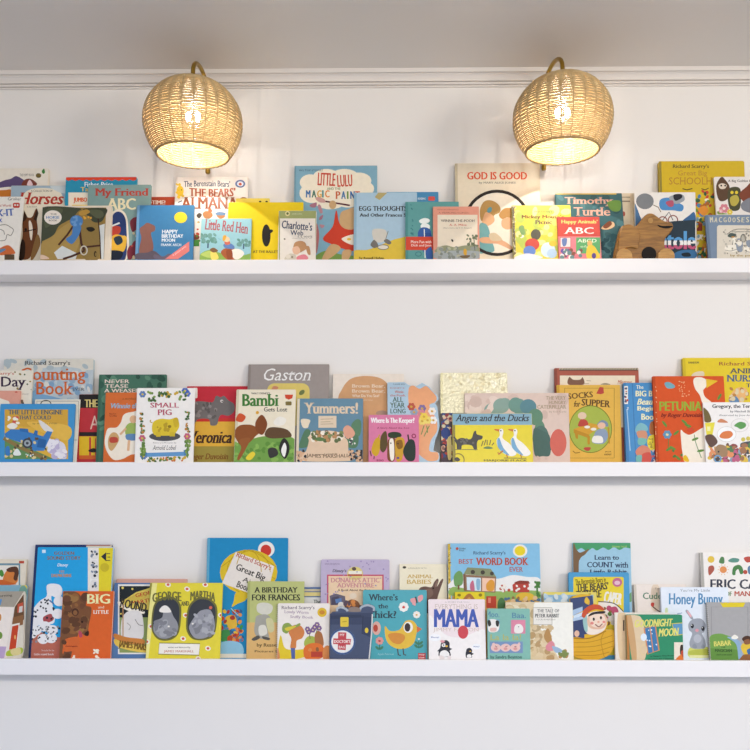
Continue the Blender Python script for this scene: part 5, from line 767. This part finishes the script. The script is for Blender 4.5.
def lamp(px_, py_, label, ox=0.):
    c = at(px_, py_, YS); zc = c[2]; x = c[0]
    root = tag(empty('wicker_wall_lamp', (x, 0, zc)), label, 'lamp', 'wicker wall lamps over the ledges')
    sh = link_mesh('lamp_shade', *WV, M_WICK, root, smooth=True); sh.location = (0, YS, 0)
    a = link_mesh('shade_stakes', *ST, M_RIB, sh, smooth=True)
    r = link_mesh('shade_rim', *RM, M_RIB, sh, smooth=True)
    V, Fc = [], []; lathe(V, Fc, [(0, -.0165), (.036, -.0165), (.042, -.013), (.043, -.001), (0, -.001)], 40)
    V = [(v[0]+ox, v[2], v[1]) for v in V]; link_mesh('wall_plate', V, [f[::-1] for f in Fc], M_BRASS, root)
    yr = -.021; R_ = (YS-yr)/-2; top = .115+.018; zl = at(px_, 169.5 if px_ < 375 else 166, yr)[2]-zc
    pts = [(ox, yr, zl), (ox, yr, .02), (ox, yr, top)] + [(ox*(1+math.cos(t*PI/12))/2, yr-R_+R_*math.cos(t*PI/12), top+R_*.62*math.sin(t*PI/12)) for t in range(1, 12)] + [(0, YS, top), (0, YS, .112), (0, YS, .098)]
    V, Fc = [], []; tube(V, Fc, pts, .0058, 12); link_mesh('arm', V, Fc, M_BRASS, root, smooth=True)
    V, Fc = [], []; lathe(V, Fc, [(0, 0), (.005, 0), (.0068, .003), (.0068, .012), (.005, .015), (0, .015)], 20, (ox, yr, zl-.012)); link_mesh('end_cap', V, Fc, M_BRASS, root)
    V, Fc = [], []; lathe(V, Fc, [(.0, .100), (.009, .100), (.0125, .096), (.0125, .066), (.0, .066)], 24, (0, YS, 0)); link_mesh('bulb_socket', V, [f[::-1] for f in Fc], M_BRASS, root)
    V, Fc = [], []; lathe(V, Fc, [(.0120, .066), (.0125, .056), (.018, .036), (.027, .014), (.030, 0), (.028, -.012), (.021, -.022), (.01, -.028), (.0005, -.0295)], 28, (0, YS, 0)); bl = link_mesh('bulb', V, [f[::-1] for f in Fc], mg, root, smooth=True)
    V, Fc = [], []
    for dx in (-.0125, 0.0125): tube(V, Fc, [(dx, YS, .000), (dx*1.05, YS, .008), (dx, YS, .020), (dx*.8, YS, .028)], [.003, .0068, .0068, .003], 8)
    link_mesh('filament', V, Fc, M_FIL, bl)
    l = bpy.data.lights.new('lamp_glow', 'POINT'); l.energy = LAMP; l.color = (1, .965, .92); l.shadow_soft_size = .0035
    lo = bpy.data.objects.new('lamp_glow', l); COL.objects.link(lo); lo.location = (x, YS, zc+.006)
    return root
lamp(193, 122, 'round wicker wall lamp over the almanac and blue moon book', .008)
lamp(562.5, 118, 'round wicker wall lamp over the picnic book and turtle book', -.021)

# ================================================================ daylight
w = bpy.data.worlds.new('room_daylight'); sc.world = w; w.use_nodes = True; nt = w.node_tree
bg = nt.nodes['Background']; tcw = nt.nodes.new('ShaderNodeTexCoord'); sp = nt.nodes.new('ShaderNodeSeparateXYZ'); cr = nt.nodes.new('ShaderNodeValToRGB')
mr = nt.nodes.new('ShaderNodeMapRange'); mr.inputs['From Min'].default_value = -1; mr.inputs['From Max'].default_value = 1
nt.links.new(tcw.outputs['Generated'], sp.inputs[0]); nt.links.new(sp.outputs['Z'], mr.inputs['Value']); nt.links.new(mr.outputs['Result'], cr.inputs['Fac']); nt.links.new(cr.outputs['Color'], bg.inputs['Color'])
e = cr.color_ramp.elements; e[0].position = .47; e[0].color = (*W_LO, 1); e[1].position = .53; e[1].color = (*W_HI, 1)
bg.inputs['Strength'].default_value = WORLD
def area(name, loc, tgt, sx, sy, energy, col):
    l = bpy.data.lights.new(name, 'AREA'); l.shape = 'RECTANGLE'; l.size = sx; l.size_y = sy; l.energy = energy; l.color = col
    o = bpy.data.objects.new(name, l); COL.objects.link(o); o.location = loc
    o.rotation_euler = (Vector(tgt)-Vector(loc)).to_track_quat('-Z', 'Y').to_euler(); return o
area('window_daylight', (3.5, -3.3, 2.2), (0, 0, 1.5), 1.0, 1.0, WIN1, (1, .95, .87))
area('rear_window_daylight', (.4, -3.7, 2.5), (.3, 0, -1.9), 2.2, .25, WIN2, (1, .94, .86))
vs = sc.view_settings; vs.view_transform = 'Standard'; vs.look = 'None'; vs.exposure = EXPO; vs.gamma = 1; vs.use_curve_mapping = False
sc.display_settings.display_device = 'sRGB'
